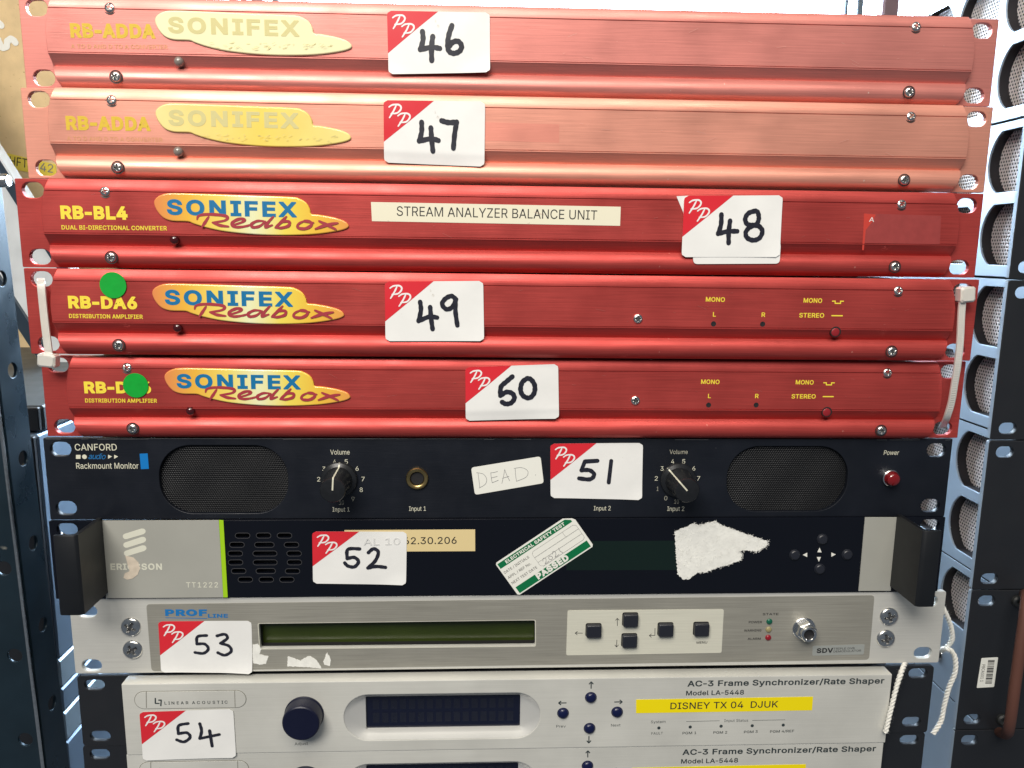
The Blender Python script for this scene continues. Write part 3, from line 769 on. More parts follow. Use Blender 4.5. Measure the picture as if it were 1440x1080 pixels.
def lot_sticker(parent, q, out, digits, width, box4, number, desc, fold=None, slope=0.0, curl=0.0):
    tl, tr, br, bl = [Vector(p) for p in q]
    w, h = (tr - tl).length, (tl - bl).length
    r = 2.0
    fn = bend_map(q, out, fold, slope, curl)

    def inset(v):
        d = min(v, 1 - v) * h
        return (r - math.sqrt(max(0, r * r - (r - d) ** 2))) / w if d < r else 0.0
    vs = 26
    s = sheet('lot_sticker', fn, inset, lambda v: 1 - inset(v), 0, 1, vs, 14, 'paper', parent)
    s['label'] = desc
    tv, tu = 0.665, 0.495
    sheet('red_corner', lambda u, v, lf: fn(u, v, lf + 0.06), inset, lambda v: max(inset(v) + .0005, tu * (1 - v / tv)), 0.0, tv, 20, 8, 'paper_red', s)
    f2 = lambda u, v, lf: fn(u, v, lf + 0.12)
    # strokes are laid out in the sticker's own fractions, widths made even in mm
    asp = w / h

    def f3(x, y, lf):
        return f2(x / w, y / h, lf)
    strokes('initials', [[(u * w, v * h) for u, v in l] for l in PP], 0.86, f3, 'paper_white_ink', s, taper=0.25)
    x0, y0, x1, y1 = box4
    L = [[((x - x0) / (x1 - x0) * w, (y - y0) / (y1 - y0) * h) for x, y in l] for l in digits]
    strokes('number', L, 1.3 * width / (x1 - x0) * w, f3, 'marker', s, k=8)
    return s


DIG = {
 46: ((120, 42, 1340, 800), 47, [[(535, 285), (540, 390), (505, 505)], [(505, 505), (640, 478), (738, 492)], [(657, 345), (640, 480), (640, 640)],
      [(887, 210), (848, 330), (833, 450), (848, 525), (905, 553), (975, 525), (1000, 460), (960, 405), (900, 412), (850, 465)]]),
 47: ((80, 98, 1285, 862), 45, [[(530, 355), (530, 470), (500, 585)], [(500, 585), (640, 552), (730, 570)], [(640, 420), (650, 560), (665, 700)],
      [(768, 332), (850, 352), (948, 345)], [(948, 345), (925, 480), (910, 655)]]),
 48: ((172, 128, 1338, 860), 42, [[(620, 350), (620, 470), (590, 580)], [(590, 580), (700, 552), (815, 550)], [(725, 425), (715, 560), (720, 690)],
      [(1020, 308), (940, 335), (903, 400), (930, 465), (1000, 478), (1070, 490), (1115, 550), (1085, 630), (1010, 657), (935, 625), (918, 560), (960, 505), (1040, 465), (1064, 400), (1050, 330), (1020, 308)]]),
 49: ((100, 88, 1272, 800), 42, [[(517, 330), (525, 430), (495, 558)], [(495, 558), (620, 508), (715, 517)], [(635, 392), (645, 530), (660, 655)],
      [(942, 300), (890, 262), (815, 295), (778, 360), (830, 418), (900, 390), (945, 300)], [(940, 300), (935, 440), (955, 610)]]),
 50: ((130, 122, 1312, 812), 48, [[(725, 260), (650, 320), (580, 385), (572, 495)], [(572, 495), (650, 452), (725, 475), (748, 535), (705, 592), (640, 603), (592, 578)],
      [(915, 287), (850, 335), (828, 430), (862, 508), (940, 535), (1000, 475), (1008, 380), (965, 305), (915, 287)]]),
 51: ((508, 50, 998, 345), 17, [[(757, 142), (690, 146)], [(690, 146), (672, 193)], [(672, 193), (715, 192), (740, 215), (718, 240), (660, 236)], [(830, 143), (818, 255)]]),
 52: ((100, 140, 780, 520), 20, [[(440, 264), (355, 268), (350, 335)], [(350, 335), (400, 325), (432, 355), (402, 393), (355, 388), (332, 366)],
      [(503, 290), (540, 262), (575, 285), (555, 345), (500, 400)], [(500, 400), (560, 388), (628, 394)]]),
 53: ((497, 160, 975, 428), 12, [[(742, 234), (695, 240), (690, 278)], [(690, 278), (730, 278), (748, 303), (722, 326), (678, 322)],
      [(795, 236), (835, 228), (848, 248), (812, 274)], [(812, 274), (855, 288), (866, 315), (832, 335), (796, 322)]]),
 54: ((375, 222, 872, 478), 13, [[(628, 290), (577, 300), (573, 342)], [(573, 342), (618, 338), (634, 362), (600, 385), (562, 373)],
      [(690, 292), (697, 330), (685, 370)], [(685, 370), (790, 352)], [(740, 330), (748, 412)]]),
}


# ------------------------------------------------------------------ window and far background
def q3(p):
    return Vector(p)


win = bpy.data.objects.new('window', None)
COL.objects.link(win)
win.location = (0.2, 1.40, 0.35)
tag(win, 'bright overexposed window behind the top of the stack', 'window')


def wbox(name, x0, x1, y0, y1, z0, z1, mt, bev=0.004):
    return box(name, x0 - .2, x1 - .2, y0 - 1.40, y1 - 1.40, z0 - .35, z1 - .35, mt, win, bev)


wbox('pane', -0.75, 1.5, 1.40, 1.41, 0.38, 2.0, 'sky_pane', 0)
_a = (0.8399,1.3600,0.7965); _b = (0.8758,1.3600,0.7973)
wbox('mullion', _a[0], _b[0], 1.34, 1.37, 0.36, 2.0, 'window_frame')
for px0, px1 in (((0.7589,1.3600,0.7946), (0.7666,1.3600,0.7947)), ((0.7869,1.3600,0.7952), (0.7993,1.3600,0.7955)), ((-0.5360,1.3600,0.7751), (-0.5214,1.3600,0.7755)), ((-0.5126,1.3600,0.7757), (-0.5009,1.3600,0.7760)), ((-0.4922,1.3600,0.7762), (-0.4673,1.3600,0.7768)), ((-0.4482,1.3600,0.7772), (-0.4350,1.3600,0.7775))):
    wbox('glazing_bar', px0[0], px1[0], 1.345, 1.365, 0.36, 2.0, 'window_bar', 0.002)
wbox('sill', -0.78, 1.53, 1.30, 1.40, 0.33, 0.37, 'window_frame')

# chipboard sheet on the left behind
board = box('chipboard_sheet', -1.3, -0.285, 0.400, 0.418, -0.35, 1.0, 'chip', None, 0.001)
tag(board, 'tan chipboard sheet standing upright behind the left posts', 'board')
_t = [(-0.4788,0.3995,0.3607), (-0.4301,0.3995,0.3501), (-0.4298,0.3995,0.3374), (-0.4775,0.3995,0.3461)]
tape = raw('tape_strip', [(p[0], p[1], p[2]) for p in _t] + [(p[0], .3999, p[2]) for p in _t],
           [(0, 3, 2, 1), (0, 1, 5, 4), (1, 2, 6, 5), (2, 3, 7, 6), (3, 0, 4, 7)], 'tape', board)
_tp0, _tp1 = Vector((-0.4736,0.3990,0.3487)), Vector((-0.4571,0.3990,0.3463))
text('HFT', (_tp0.x * 1000, _tp0.z * 1000), (_tp1.x * 1000, _tp1.z * 1000), 8.5, -399.2, 'ink', board)
_tp0, _tp1 = Vector((-0.4452,0.3990,0.3438)), Vector((-0.4332,0.3990,0.3420))
text('42', (_tp0.x * 1000, _tp0.z * 1000), (_tp1.x * 1000, _tp1.z * 1000), 8.0, -399.2, 'pen', board)
strokes('chalk_mark', [[((-0.4728,0.4000,0.4797)[0] * 1000, (-0.4728,0.4000,0.4797)[2] * 1000), ((-0.4692,0.4000,0.4760)[0] * 1000, (-0.4692,0.4000,0.4760)[2] * 1000)],
                       [(p[0] * 1000, p[2] * 1000) for p in ((-0.4731,0.4000,0.4633), (-0.4711,0.4000,0.4570), (-0.4665,0.4000,0.4571), (-0.4647,0.4000,0.4622), (-0.4606,0.4000,0.4642), (-0.4576,0.4000,0.4611))]], 6, lambda x, z, lf: L3(x, z, -399.6 + lf), 'chalk', board)

# diagonal brace in front of the board
_up0, _up1 = Vector((-0.4384,0.3000,0.3831)), Vector((-0.4000,0.3000,0.3127))
d = (_up1 - _up0).normalized()
nrm = Vector((-d.z, 0, d.x)) * -1
br = bpy.data.objects.new('diagonal_brace', None)
COL.objects.link(br)
br.location = _up0
tag(br, 'diagonal brace, reflected light put into its pale colour, crossing behind the left upright', 'brace')


def bar(name, off0, off1, y0, y1, s0, s1, mt):
    V = []
    for s in (s0, s1):
        for off, y in ((off0, y0), (off1, y0), (off1, y1), (off0, y1)):
            p = d * s + nrm * off
            V.append((p.x, y, p.z))
    raw(name, V, [(0, 1, 2, 3), (4, 7, 6, 5), (0, 4, 5, 1), (1, 5, 6, 2), (2, 6, 7, 3), (3, 7, 4, 0)], mt, br)


sgn = -1 if nrm.z > 0 else 1
bar('lip', 0, 0.0016 * sgn, -0.012, 0.002, -0.3, 0.75, 'brace')
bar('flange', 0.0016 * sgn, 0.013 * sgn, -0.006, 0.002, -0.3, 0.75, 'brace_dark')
bar('web', 0.013 * sgn, 0.060 * sgn, -0.002, 0.003, -0.3, 0.75, 'brace')
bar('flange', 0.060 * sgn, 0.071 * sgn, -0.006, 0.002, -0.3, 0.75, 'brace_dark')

# slotted steel upright
UX, UY = -0.2725, 0.030
upr = bpy.data.objects.new('slotted_upright', None)
COL.objects.link(upr)
upr.location = (UX, UY, -0.3)
upr.rotation_euler = (0, math.radians(-1.15), 0)
tag(upr, 'blue-grey slotted steel angle post at the left edge', 'post')
_H = 850.0


def uhole(px, py, X=None):
    return None


hz_front = [(-0.2813,0.0300,0.1993), (-0.2810,0.0300,0.1445), (-0.2797,0.0300,0.0898), (-0.2785,0.0300,0.0371), (-0.2775,0.0300,-0.0153)]
zs = [(p[2] + 0.3) * 1000 for p in hz_front]
pitch = (zs[0] - zs[-1]) / 4
fz = [zs[0] - pitch * i for i in range(-7, 7)]
front_loops = [[(-42, 0), (0, 0), (0, _H), (-42, _H)]] + [circ(-8.0, z, 4.2, 16) for z in fz if 6 < z < _H - 6]
f = plate('front_flange', front_loops, 2.0, 0.4, -1.0, 'upright', upr)
hz_side = [(-0.2765,0.0329,0.2036), (-0.2765,0.0346,0.1522), (-0.2765,0.0365,0.1013), (-0.2765,0.0380,0.0494), (-0.2765,0.0397,-0.0016)]
zs = [(p[2] + 0.3) * 1000 for p in hz_side]
pitch = (zs[0] - zs[-1]) / 4
sz = [zs[0] - pitch * i for i in range(-6, 7)]
side_loops = [[(0, 0), (23, 0), (23, _H), (0, _H)]] + [circ(13.0, z, 4.3, 16) for z in sz if 6 < z < _H - 6]
s = plate('side_flange', side_loops, 2.0, 0.4, -1.0, 'upright', upr)
s.matrix_local = Matrix.Rotation(math.radians(90), 4, 'Z') @ Matrix.Translation((0.0015, 0.0, 0))
lathe_e = box('corner_highlight', -0.0008, 0.0008, -0.0017, -0.0002, 0.0, _H * .001, 'screw', upr, 0.0003)  # bright strip drawn as the highlight along the post's corner
_b = (-0.2609,0.0220,0.3056)
b = lathe('bolt', [(0.5, -26), (3.4, -26), (3.4, 4), (2.9, 5), (0.2, 5)], 0, 0, 'screw', upr, 24)
b.matrix_local = Matrix.Translation((_b[0] - UX + .007, _b[1] - UY, _b[2] + 0.3)) @ Matrix.Rotation(math.radians(90), 4, 'Z')
n_ = lathe('washer', [(3.5, -8), (6.2, -8), (6.2, -6.4), (3.5, -6.4)], 0, 0, 'screw', b, 24)

# cases stacked to the left, behind the upright
X0, X1 = -0.62, -0.300
for (z0, z1, y0, mt, nm, lab) in (
        (0.1545, 0.171, 0.100, 'case_dark', 'equipment_case', 'dark grey flat case on top of the pile left of the stack'),
        (-0.0015, 0.1535, 0.092, 'case_blue', 'equipment_case', 'tall blue-grey case in the pile left of the stack'),
        (-0.0225, -0.0025, 0.092, 'case_lit', 'equipment_case', 'thin lit-coloured case directly under the tall blue-grey case'),
        (-0.0405, -0.0235, 0.092, 'case_blue', 'equipment_case', 'thin blue-grey case between two thin lit-coloured cases'),
        (-0.0625, -0.0415, 0.092, 'case_lit', 'equipment_case', 'lower of the two thin lit-coloured cases left of the stack'),
        (-0.160, -0.0635, 0.092, 'case_blue', 'equipment_case', 'lowest blue-grey case at the bottom left')):
    e = bpy.data.objects.new(nm, None)
    COL.objects.link(e)
    e.location = ((X0 + X1) / 2, y0, z0)
    hw, hz = (X1 - X0) / 2, z1 - z0
    box('shell', -hw, hw, 0.004, 0.30, 0, hz, mt, e, 0.0012)
    box('front', -hw + .001, hw - .001, 0.0, 0.0035, 0.0006, hz - .0006, 'black_sheet', e, 0.0006)
    tag(e, lab, 'case', 'cases piled left of the stack')


# ------------------------------------------------------------------ perforated sheets
def perf(name, inside, x0, x1, z0, z1, pitch, ratio, out, mt, parent, bulge=None):
    V, F = [], []
    dz = pitch * math.sqrt(3) / 2
    R = pitch / math.sqrt(3)
    nrow = int((z1 - z0) / dz) + 2
    ncol = int((x1 - x0) / pitch) + 2
    ca = [(math.cos(math.radians(90 + 60 * i)), math.sin(math.radians(90 + 60 * i))) for i in range(6)]
    for j in range(nrow):
        for i in range(ncol):
            cx = x0 + i * pitch + (pitch / 2 if j % 2 else 0)
            cz = z0 + j * dz
            if not inside(cx, cz):
                continue
            b = len(V)
            for rr_ in (R, R * ratio):
                for c, s_ in ca:
                    x, z = cx + rr_ * c, cz + rr_ * s_
                    o = out + (bulge(x, z) if bulge else 0) - (0.12 if rr_ != R else 0)
                    V.append(L3(x, z, o))
            for k in range(6):
                l = (k + 1) % 6
                F.append((b + k, b + l, b + 6 + l, b + 6 + k))
    o = raw(name, V, F, mt, parent)
    return o


# ------------------------------------------------------------------ black 2U devices on the right
RX, RY = 0.2665, 0.0100
CH = 17.0           # ear width: chassis side stands this far in from the panel edge
_dev = 0


def black_device(z0, label, holes, barcode=False, bar_handle=False):
    H2 = 88.3
    t = bpy.data.objects.new('black_rack_device', None)
    COL.objects.link(t)
    t.location = (RX, RY, z0)
    tag(t, label, 'rack device', 'black devices stacked on the right')
    loops = [rr(0, 0, 482.6, H2, 1.2, 3)] + [slot(9.5, z, 10.2, 6.4) for z in (6.5, H2 - 6.5)] + [slot(473, z, 10.2, 6.4) for z in (6.5, H2 - 6.5)]
    plate('front_panel', loops, 3.2, 0.35, -3.2, 'black_sheet', t)
    # pale strip along the panel edge, standing in for light reflecting there
    raw('panel_edge', [L3(-0.15, 0.8, -3.0), L3(-0.15, H2 - .8, -3.0), L3(-0.15, H2 - .8, -0.4), L3(-0.15, 0.8, -0.4),
                       L3(0.05, 0.8, -3.0), L3(0.05, H2 - .8, -3.0), L3(0.05, H2 - .8, -0.4), L3(0.05, 0.8, -0.4)],
        [(0, 3, 2, 1), (0, 1, 5, 4), (3, 7, 6, 2), (1, 2, 6, 5), (0, 4, 7, 3)], 'steel', t)
    D = 340.0
    ys = (35.5, 80.5, 125.5, 170.5)
    zz = (24.4, 66.0)

    def opening(cy, cz):
        R = 19.5
        pts = []
        for i in range(36):
            a = 2 * math.pi * i / 36
            pts.append((cy + R * math.cos(a), cz + max(-17.4, min(17.4, R * math.sin(a) * 1.04))))
        return pts
    ops = []
    if holes != 'none':
        for cy in ys:
            for k, cz in enumerate(zz):
                if holes == 'both' or (holes == 'upper' and k == 1):
                    ops.append((cy, cz))
    sp = plate('side_plate', [[(3.4, 0.3), (D, 0.3), (D, H2 - .3), (3.4, H2 - .3)]] + [opening(*p) for p in ops], 1.2, 0.25, -1.2, 'steel', t)
    MX = Matrix.Translation((CH * .001, 0, 0)) @ Matrix.Rotation(math.radians(-90), 4, 'Z') @ Matrix.Scale(-1, 4, (1, 0, 0))
    sp.matrix_local = MX
    for cy, cz in ops:
        lp = opening(cy, cz)
        n = len(lp)
        V = [L3(x, z, -1.3) for x, z in lp] + [L3(x, z, -7.0) for x, z in lp]
        rim = raw('vent_rim', V, [(i, (i + 1) % n, n + (i + 1) % n, n + i) for i in range(n)], 'dark_edge', t, 40)
        rim.matrix_local = MX
        ms = perf('vent_screen', lambda x, z: (x - cy) ** 2 + (z - cz) ** 2 < 20.5 ** 2 and abs(z - cz) < 18.5, cy - 21, cy + 21, cz - 19, cz + 19, 2.3, 0.50, -6.8, 'mesh', t)
        ms.matrix_local = MX
    # inner body and top/back of the chassis
    box('chassis', CH * .001 + .010, 0.4826 - CH * .001, 0.0034, D * .001, 0.0006, H2 * .001 - .0006, 'chassis', t, 0.0005)
    if holes in ('upper', 'none'):
        sc = bpy.data.objects.new('side_screw', SCREW_BIG)
        COL.objects.link(sc)
        sc.parent = t
        sc.matrix_local = Matrix.Translation((CH * .001, 0.050, 0.021)) @ Matrix.Rotation(math.radians(-90), 4, 'Z') @ Matrix.Scale(0.75, 4)
    if barcode:
        q = [(10.5, 46), (20.5, 46.5), (20.3, 27.5), (9.8, 27.0)]
        lb = plate('barcode_label', [rquad(q, 0.6)], 0.12, 0, 0.0, 'label_white', t)
        lb['label'] = 'small white barcode label'
        z = 44.8
        V, F = [], []
        while z > 29.5:
            h = rnd.choice((0.25, 0.35, 0.5, 0.8))
            V += [L3(14.6, z, .18), L3(18.6, z, .18), L3(18.6, z - h, .18), L3(14.6, z - h, .18)]
            F.append((len(V) - 4, len(V) - 1, len(V) - 2, len(V) - 3))
            z -= h + rnd.choice((0.25, 0.35, 0.5))
        raw('bars', V, F, 'ink', lb)
        text('PBCA001 1', (11.3, 42.0), (11.3, 31.0), 1.9, 0.18, 'ink', lb)
    if bar_handle:
        pts = [Vector(p) - Vector((RX, RY, z0)) for p in ((0.2936,0.0040,0.0830), (0.2828,-0.0120,0.0847), (0.2795,-0.0160,0.0403), (0.2809,-0.0140,0.0139), (0.2873,-0.0040,0.0009), (0.2925,0.0080,-0.0064))]
        tube('pull_handle', pts, 0.0030, 'brown', t)
        for z in (0.0065, H2 * .001 - .0065):
            lathe('grommet', [(3.4, 0.0), (3.4, 1.5), (2.6, 2.4), (1.2, 2.0), (1.1, 0.4)], 27.5, z * 1000, 'rubber', t, 20)
    return t


def frames(pts):
    out = []
    up = Vector((0, -1, 0.1)).normalized()
    n = len(pts)
    for i in range(n):
        dd = (pts[min(i + 1, n - 1)] - pts[max(i - 1, 0)]).normalized()
        a = dd.cross(up)
        if a.length < 1e-5:
            a = dd.cross(Vector((1, 0, 0)))
        a.normalize()
        b_ = dd.cross(a).normalized()
        up = -b_ if (-b_).dot(up) > 0 else b_
        out.append((a, b_))
    return out


def tube(name, ctrl, r, mt, parent, n=12, k=8, sx=1.0, sy=1.0):
    pts = smooth_path(ctrl, k)
    fr = frames(pts)
    V, F = [], []
    for p, (a, b_) in zip(pts, fr):
        for i in range(n):
            t = 2 * math.pi * i / n
            V.append(tuple(p + a * (r * sx * math.cos(t)) + b_ * (r * sy * math.sin(t))))
    for j in range(len(pts) - 1):
        for i in range(n):
            l = (i + 1) % n
            F.append((j * n + i, j * n + l, (j + 1) * n + l, (j + 1) * n + i))
    F.append(tuple(range(n))[::-1])
    F.append(tuple(range((len(pts) - 1) * n, len(pts) * n)))
    return raw(name, V, F, mt, parent, 50)


Z0 = 0.2613
black_device(Z0 + 0.0889, 'topmost black rack device on the right, brightest washed-out vent holes', 'both')
black_device(Z0, 'black rack device on the right beside the faded salmon unit stickered 47', 'both')
black_device(Z0 - 0.0889, 'black rack device on the right beside the red units stickered 49 and 50', 'both')
black_device(Z0 - 2 * 0.0889, 'black rack device on the right beside the black speaker unit stickered 51', 'both')
black_device(Z0 - 3 * 0.0889, 'black rack device on the right with white barcode label and brown handle', 'upper', True, True)
black_device(Z0 - 4 * 0.0889, 'lowest black rack device at the bottom right corner', 'none')


# ------------------------------------------------------------------ red 1U units
def red_out(t, H):
    """profile depth at distance t below the top edge"""
    if t < 5.5:
        return 2.7 + 1.7 * math.sin(math.pi / 2 * t / 5.5) ** 0.9
    if t < 5.95:
        return 3.9
    if t < 25.5:
        return 4.4
    if t < 25.9:
        return 4.0
    if t < 26.35:
        return 4.62
    if t < 31.6:
        return 4.45 - (t - 26.35) / 5.25 * 3.7
    return BAR[min(len(BAR) - 1, int((t - 31.6) / 0.05))]


# rounded lower bar: leans up at 48 degrees at its top edge, faces front below the middle, then rolls under
BAR = [1.9]
for _i in range(240):
    _t = 31.6 + 0.05 * _i
    _a = 48 - 42 * (_t - 31.6) / 4.9 if _t < 36.5 else 6 - 74 * (_t - 36.5) / 5.9
    BAR.append(BAR[-1] + 0.05 * math.tan(math.radians(max(_a, -72))))


def red_ts(H):
    ts = [0, .2, .7, 1.5, 2.5, 3.5, 4.5, 5.2, 5.49, 5.52, 5.93, 5.97, 10, 15, 20, 25.47, 25.52, 25.88, 25.92, 26.33, 26.37, 28, 30, 31.58]
    a, b = 31.62, H
    ts += [31.62, 31.75, 32.0, 32.4, 33, 33.8, 34.6, 35.4, 36.4, 37.4, 38.6, 39.6, 40.4, 41.1, 41.6, 42.0]
    return [t for t in ts if t <= H] + [H]


def red_front(name, H, holes):
    W = 241.3
    me1 = plate_mesh(name, [rr(-W, 0, W, H, 0.5, 2)] + holes, 3.0, 0.25, -3.0)
    ts = red_ts(H)
    R, zc, inset = 51.0, 22.5, 13.2
    V, F = [], []
    prof = [(-0.9, 0.0), (-0.55, 0.04), (-0.25, 0.2), (-0.05, 0.55), (0.15, 0.85), (0.6, 1.0)]
    nc = 2 * len(prof)
    for t in ts:
        z = H - t
        o = max(red_out(t, H), 0.6)
        e = W - inset - (R - math.sqrt(R * R - (z - zc) ** 2))
        row = [(-e + dx, o * f) for dx, f in prof] + [(e - dx, o * f) for dx, f in reversed(prof)]
        for x, oo in row:
            V.append(L3(x, z, oo))
    for i in range(len(ts) - 1):
        for j in range(nc - 1):
            a = i * nc + j
            F.append((a, a + nc, a + nc + 1, a + 1))
    # close top and bottom against the plate
    for ri in (0, len(ts) - 1):
        b = len(V)
        for j in range(nc):
            x, y, z = V[ri * nc + j]
            V.append((x, 0.0005, z))
        for j in range(nc - 1):
            a, c = ri * nc + j, b + j
            F.append((a, a + 1, c + 1, c) if ri == 0 else (a, c, c + 1, a + 1))
    v1 = [tuple(v.co) for v in me1.vertices]
    f1 = [tuple(p.vertices) for p in me1.polygons]
    n = len(v1)
    me = bpy.data.meshes.new(name)
    me.from_pydata(v1 + V, [], f1 + [tuple(i + n for i in f) for f in F])
    me.update()
    me.polygons.foreach_set('use_smooth', [True] * len(me.polygons))
    me.set_sharp_from_angle(angle=math.radians(16))
    bpy.data.meshes.remove(me1)
    return me


BADGE = [(82, 150), (95, 115), (140, 88), (210, 78), (400, 80), (700, 86), (1000, 92), (1060, 103), (1105, 130), (1128, 170), (1137, 203), (1190, 208),
         (1290, 225), (1360, 248), (1388, 278), (1372, 300), (1300, 320), (1150, 341), (950, 350), (750, 347), (550, 330), (420, 305), (340, 281), (300, 267), (200, 265), (140, 245), (100, 200)]
REDBOX = [[(445, 232), (420, 268), (396, 300)], [(366, 250), (380, 226), (440, 216), (525, 220), (572, 232), (550, 256), (468, 270)], [(468, 270), (515, 288), (575, 296)],
          [(608, 284), (660, 268), (688, 250), (655, 243), (610, 262), (598, 285), (630, 299), (690, 292), (735, 278)],
          [(815, 256), (770, 256), (730, 278), (740, 298), (785, 290), (825, 258)], [(880, 226), (845, 262), (822, 296), (870, 282)],
          [(968, 224), (930, 262), (890, 299)], [(898, 288), (940, 258), (985, 258), (980, 285), (930, 300), (895, 298)],
          [(1085, 252), (1048, 272), (1045, 298), (1095, 302), (1135, 278), (1125, 254), (1085, 252), (1150, 262)],
          [(1188, 250), (1240, 274), (1302, 305)], [(1315, 262), (1240, 276), (1162, 303)]]
S = 14.0


def badge_xy(p, x, y):
    return (p[0] + (x - 82) / S, p[1] - (y - 78) / S)


def make_badge(parent, p, mt, faded):
    lp = smooth_path([badge_xy((0, 0), x, y) for x, y in BADGE + BADGE[:1]], 4, True)[:-1]
    lp = [(v.x, v.y) for v in lp]
    c = plate_mesh('badge', [lp[::-1]], 1.5, 0.0, 0.0)
    bpy.data.meshes.remove(c)
    # domed: concentric rings rising towards the middle
    cu = bpy.data.curves.new('tmp', 'CURVE')
    cu.dimensions = '2D'
    cu.fill_mode = 'BOTH'
    cu.extrude = 0.15
    cu.bevel_depth = 0.65
    cu.bevel_resolution = 4
    cu.offset = -0.65
    s_ = cu.splines.new('POLY')
    s_.points.add(len(lp) - 1)
    s_.use_cyclic_u = True
    for a, b_ in zip(s_.points, lp):
        a.co = (b_[0], b_[1], 0, 1)
    o = bpy.data.objects.new('tmp', cu)
    me = bpy.data.meshes.new_from_object(o)
    bpy.data.objects.remove(o)
    bpy.data.curves.remove(cu)
    for v in me.vertices:
        v.co = L3(v.co.x, v.co.y, v.co.z + 0.2)
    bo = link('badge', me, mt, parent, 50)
    bo.location = L3(p[0], p[1], 4.4)
    top = 1.05
    text('SONIFEX', badge_xy((0, 0), 166, 223), badge_xy((0, 0), 1040, 229), 7.4, top, 'khaki_ink' if faded else 'blue_ink', bo, bold=0.035, space=1.12)
    if not faded:
        strokes('script_lettering', [[badge_xy((0, 0), x, y) for x, y in l] for l in REDBOX], 1.5, flat(top + .04), 'crimson_ink', bo, k=5, taper=0.45)
    else:
        L = []
        r2 = random.Random(int(p[1] * 10))
        for _ in range(44):
            x, y = r2.uniform(380, 1300), r2.uniform(275, 318)
            L.append([badge_xy((0, 0), x, y), badge_xy((0, 0), x + r2.uniform(8, 30), y - r2.uniform(0, 12))])
        strokes('worn_print', L, 0.16, flat(top + .04), 'khaki_ink', bo)
    return bo


SC = [(-196.7,36.7), (-195.8,5.3), (196.6,36.4), (195.8,5.2)]
SLOTS = [(-233.1,37.2), (-232.4,5.1), (233.2,36.5), (232.6,5.2)]
W1 = 482.6
RED = {}


def red_unit(u, mt, label, model, sub, badge_p, badge_m, faded, led_p, dot=False):
    H = u[5]
    t = thing('red_rack_unit', u, label, 'rack unit', 'red rack units')
    if H not in RED:
        RED[H] = red_front('front_panel', H, [slot(*p, 10.6, 7.6) for p in SLOTS])
    me = RED[H].copy()
    fp = link('front_panel', me, mt, t)
    box('chassis', -0.2155, 0.2155, 0.0030, 0.115, 0.0008, H * .001 - 0.0008, 'chassis', t, 0.0006)
    for i, p in enumerate(SC):
        if i == 0 and dot:
            continue
        screw(t, p, 3.9 if i in (0, 2) else 4.9, tilt=math.radians(-12) if i in (0, 2) else 0)
    ink = 'yellow_ink_faded' if faded else 'yellow_ink'
    text(model[0], model[1], model[2], model[3], 4.47, ink, fp, bold=0.045, name='model_lettering')
    text(sub[0], sub[1], sub[2], sub[3], 4.47, 'yellow_ink_ghost' if faded else ink, fp, bold=0.02, name='small_lettering')
    make_badge(t, badge_p, badge_m, faded)
    rs = random.Random(int(H * 100) + int(u[2] * 1e4))
    sc_ = []
    for _ in range(26):
        x_, z_ = rs.uniform(-215, 220), rs.uniform(H - 24, H - 7)
        a_ = rs.uniform(-.5, .5)
        ln_ = rs.choice((0.8, 1.2, 2.0, 5.0))
        sc_.append([(x_, z_), (x_ + ln_ * math.cos(a_), z_ + ln_ * math.sin(a_))])
    strokes('scratches', sc_, 0.09, flat(4.41), 'scratch' if not faded else 'scratch_pale', fp, caps=False)
    l = lathe('indicator_led', [(2.35, -2.0)] + dome(2.3, 1.9, 0.9), 0, 0, 'led_grey' if faded else 'led_dark', t, 24)
    l.location = L3(led_p[0], led_p[1], 2.9)
    return t, fp


G = 'white lot sticker with red corner, handwritten number %d'

u46, fp = red_unit((0.0012,0.0064,0.3489,-0.00099,-0.00307,42.0), 'red_faded', 'bleached pink-red rack unit at the top, sticker 46', ('RB-ADDA', (-215.9,22.8), (-175.9,23.2), 6.6),
                   ('A TO D AND D TO A CONVERTER', (-216.2,18.0), (-170.5,18.5), 1.9), (-175.5,36.0), 'badge_faded', True, (-165.8,13.1))
lot_sticker(u46, [(-65.0,38.1), (-15.4,38.3), (-15.1,10.7), (-64.7,8.9)], 4.95, DIG[46][2], DIG[46][1], DIG[46][0], 46, G % 46, curl=0.25)

u47, fp = red_unit((0.0010,0.0023,0.3058,-0.00012,-0.00021,42.4), 'red_pale', 'faded salmon rack unit, second from top, sticker 47', ('RB-ADDA', (-219.0,22.5), (-179.0,22.7), 6.6),
                   ('A TO D AND D TO A CONVERTER', (-219.1,17.7), (-173.7,17.8), 1.9), (-176.1,35.7), 'badge_yellow', True, (-166.8,13.4))
lot_sticker(u47, [(-66.7,39.1), (-17.3,39.4), (-17.5,8.5), (-66.9,9.8)], 4.95, DIG[47][2], DIG[47][1], DIG[47][0], 47, G % 47, fold=0.80, slope=0.14, curl=0.2)
pm = plate('unfaded_patch', [[(-18.0,29.7), (19.4,29.4), (19.5,20.6), (-18.0,21.0)]], 0.03, 0, 4.4, 'red_patch', fp)

u48, fp = red_unit((-0.0027,-0.0034,0.2625,0.00067,-0.00044,42.5), 'red', 'red rack unit with long cream strip, sticker 48', ('RB-BL4', (-218.5,23.4), (-186.8,23.4), 6.4),
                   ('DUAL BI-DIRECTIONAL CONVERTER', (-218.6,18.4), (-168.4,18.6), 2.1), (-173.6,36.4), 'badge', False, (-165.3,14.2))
st = plate('cream_strip', [[(-69.3,33.6), (54.0,33.1), (54.0,23.8), (-69.0,24.4)]], 0.12, 0.03, 4.42, 'cream', u48)
st['label'] = 'cream printed label strip'
text('STREAM ANALYZER BALANCE UNIT', (-56.8,27.2), (42.3,26.6), 4.55, 4.6, 'ink', st)
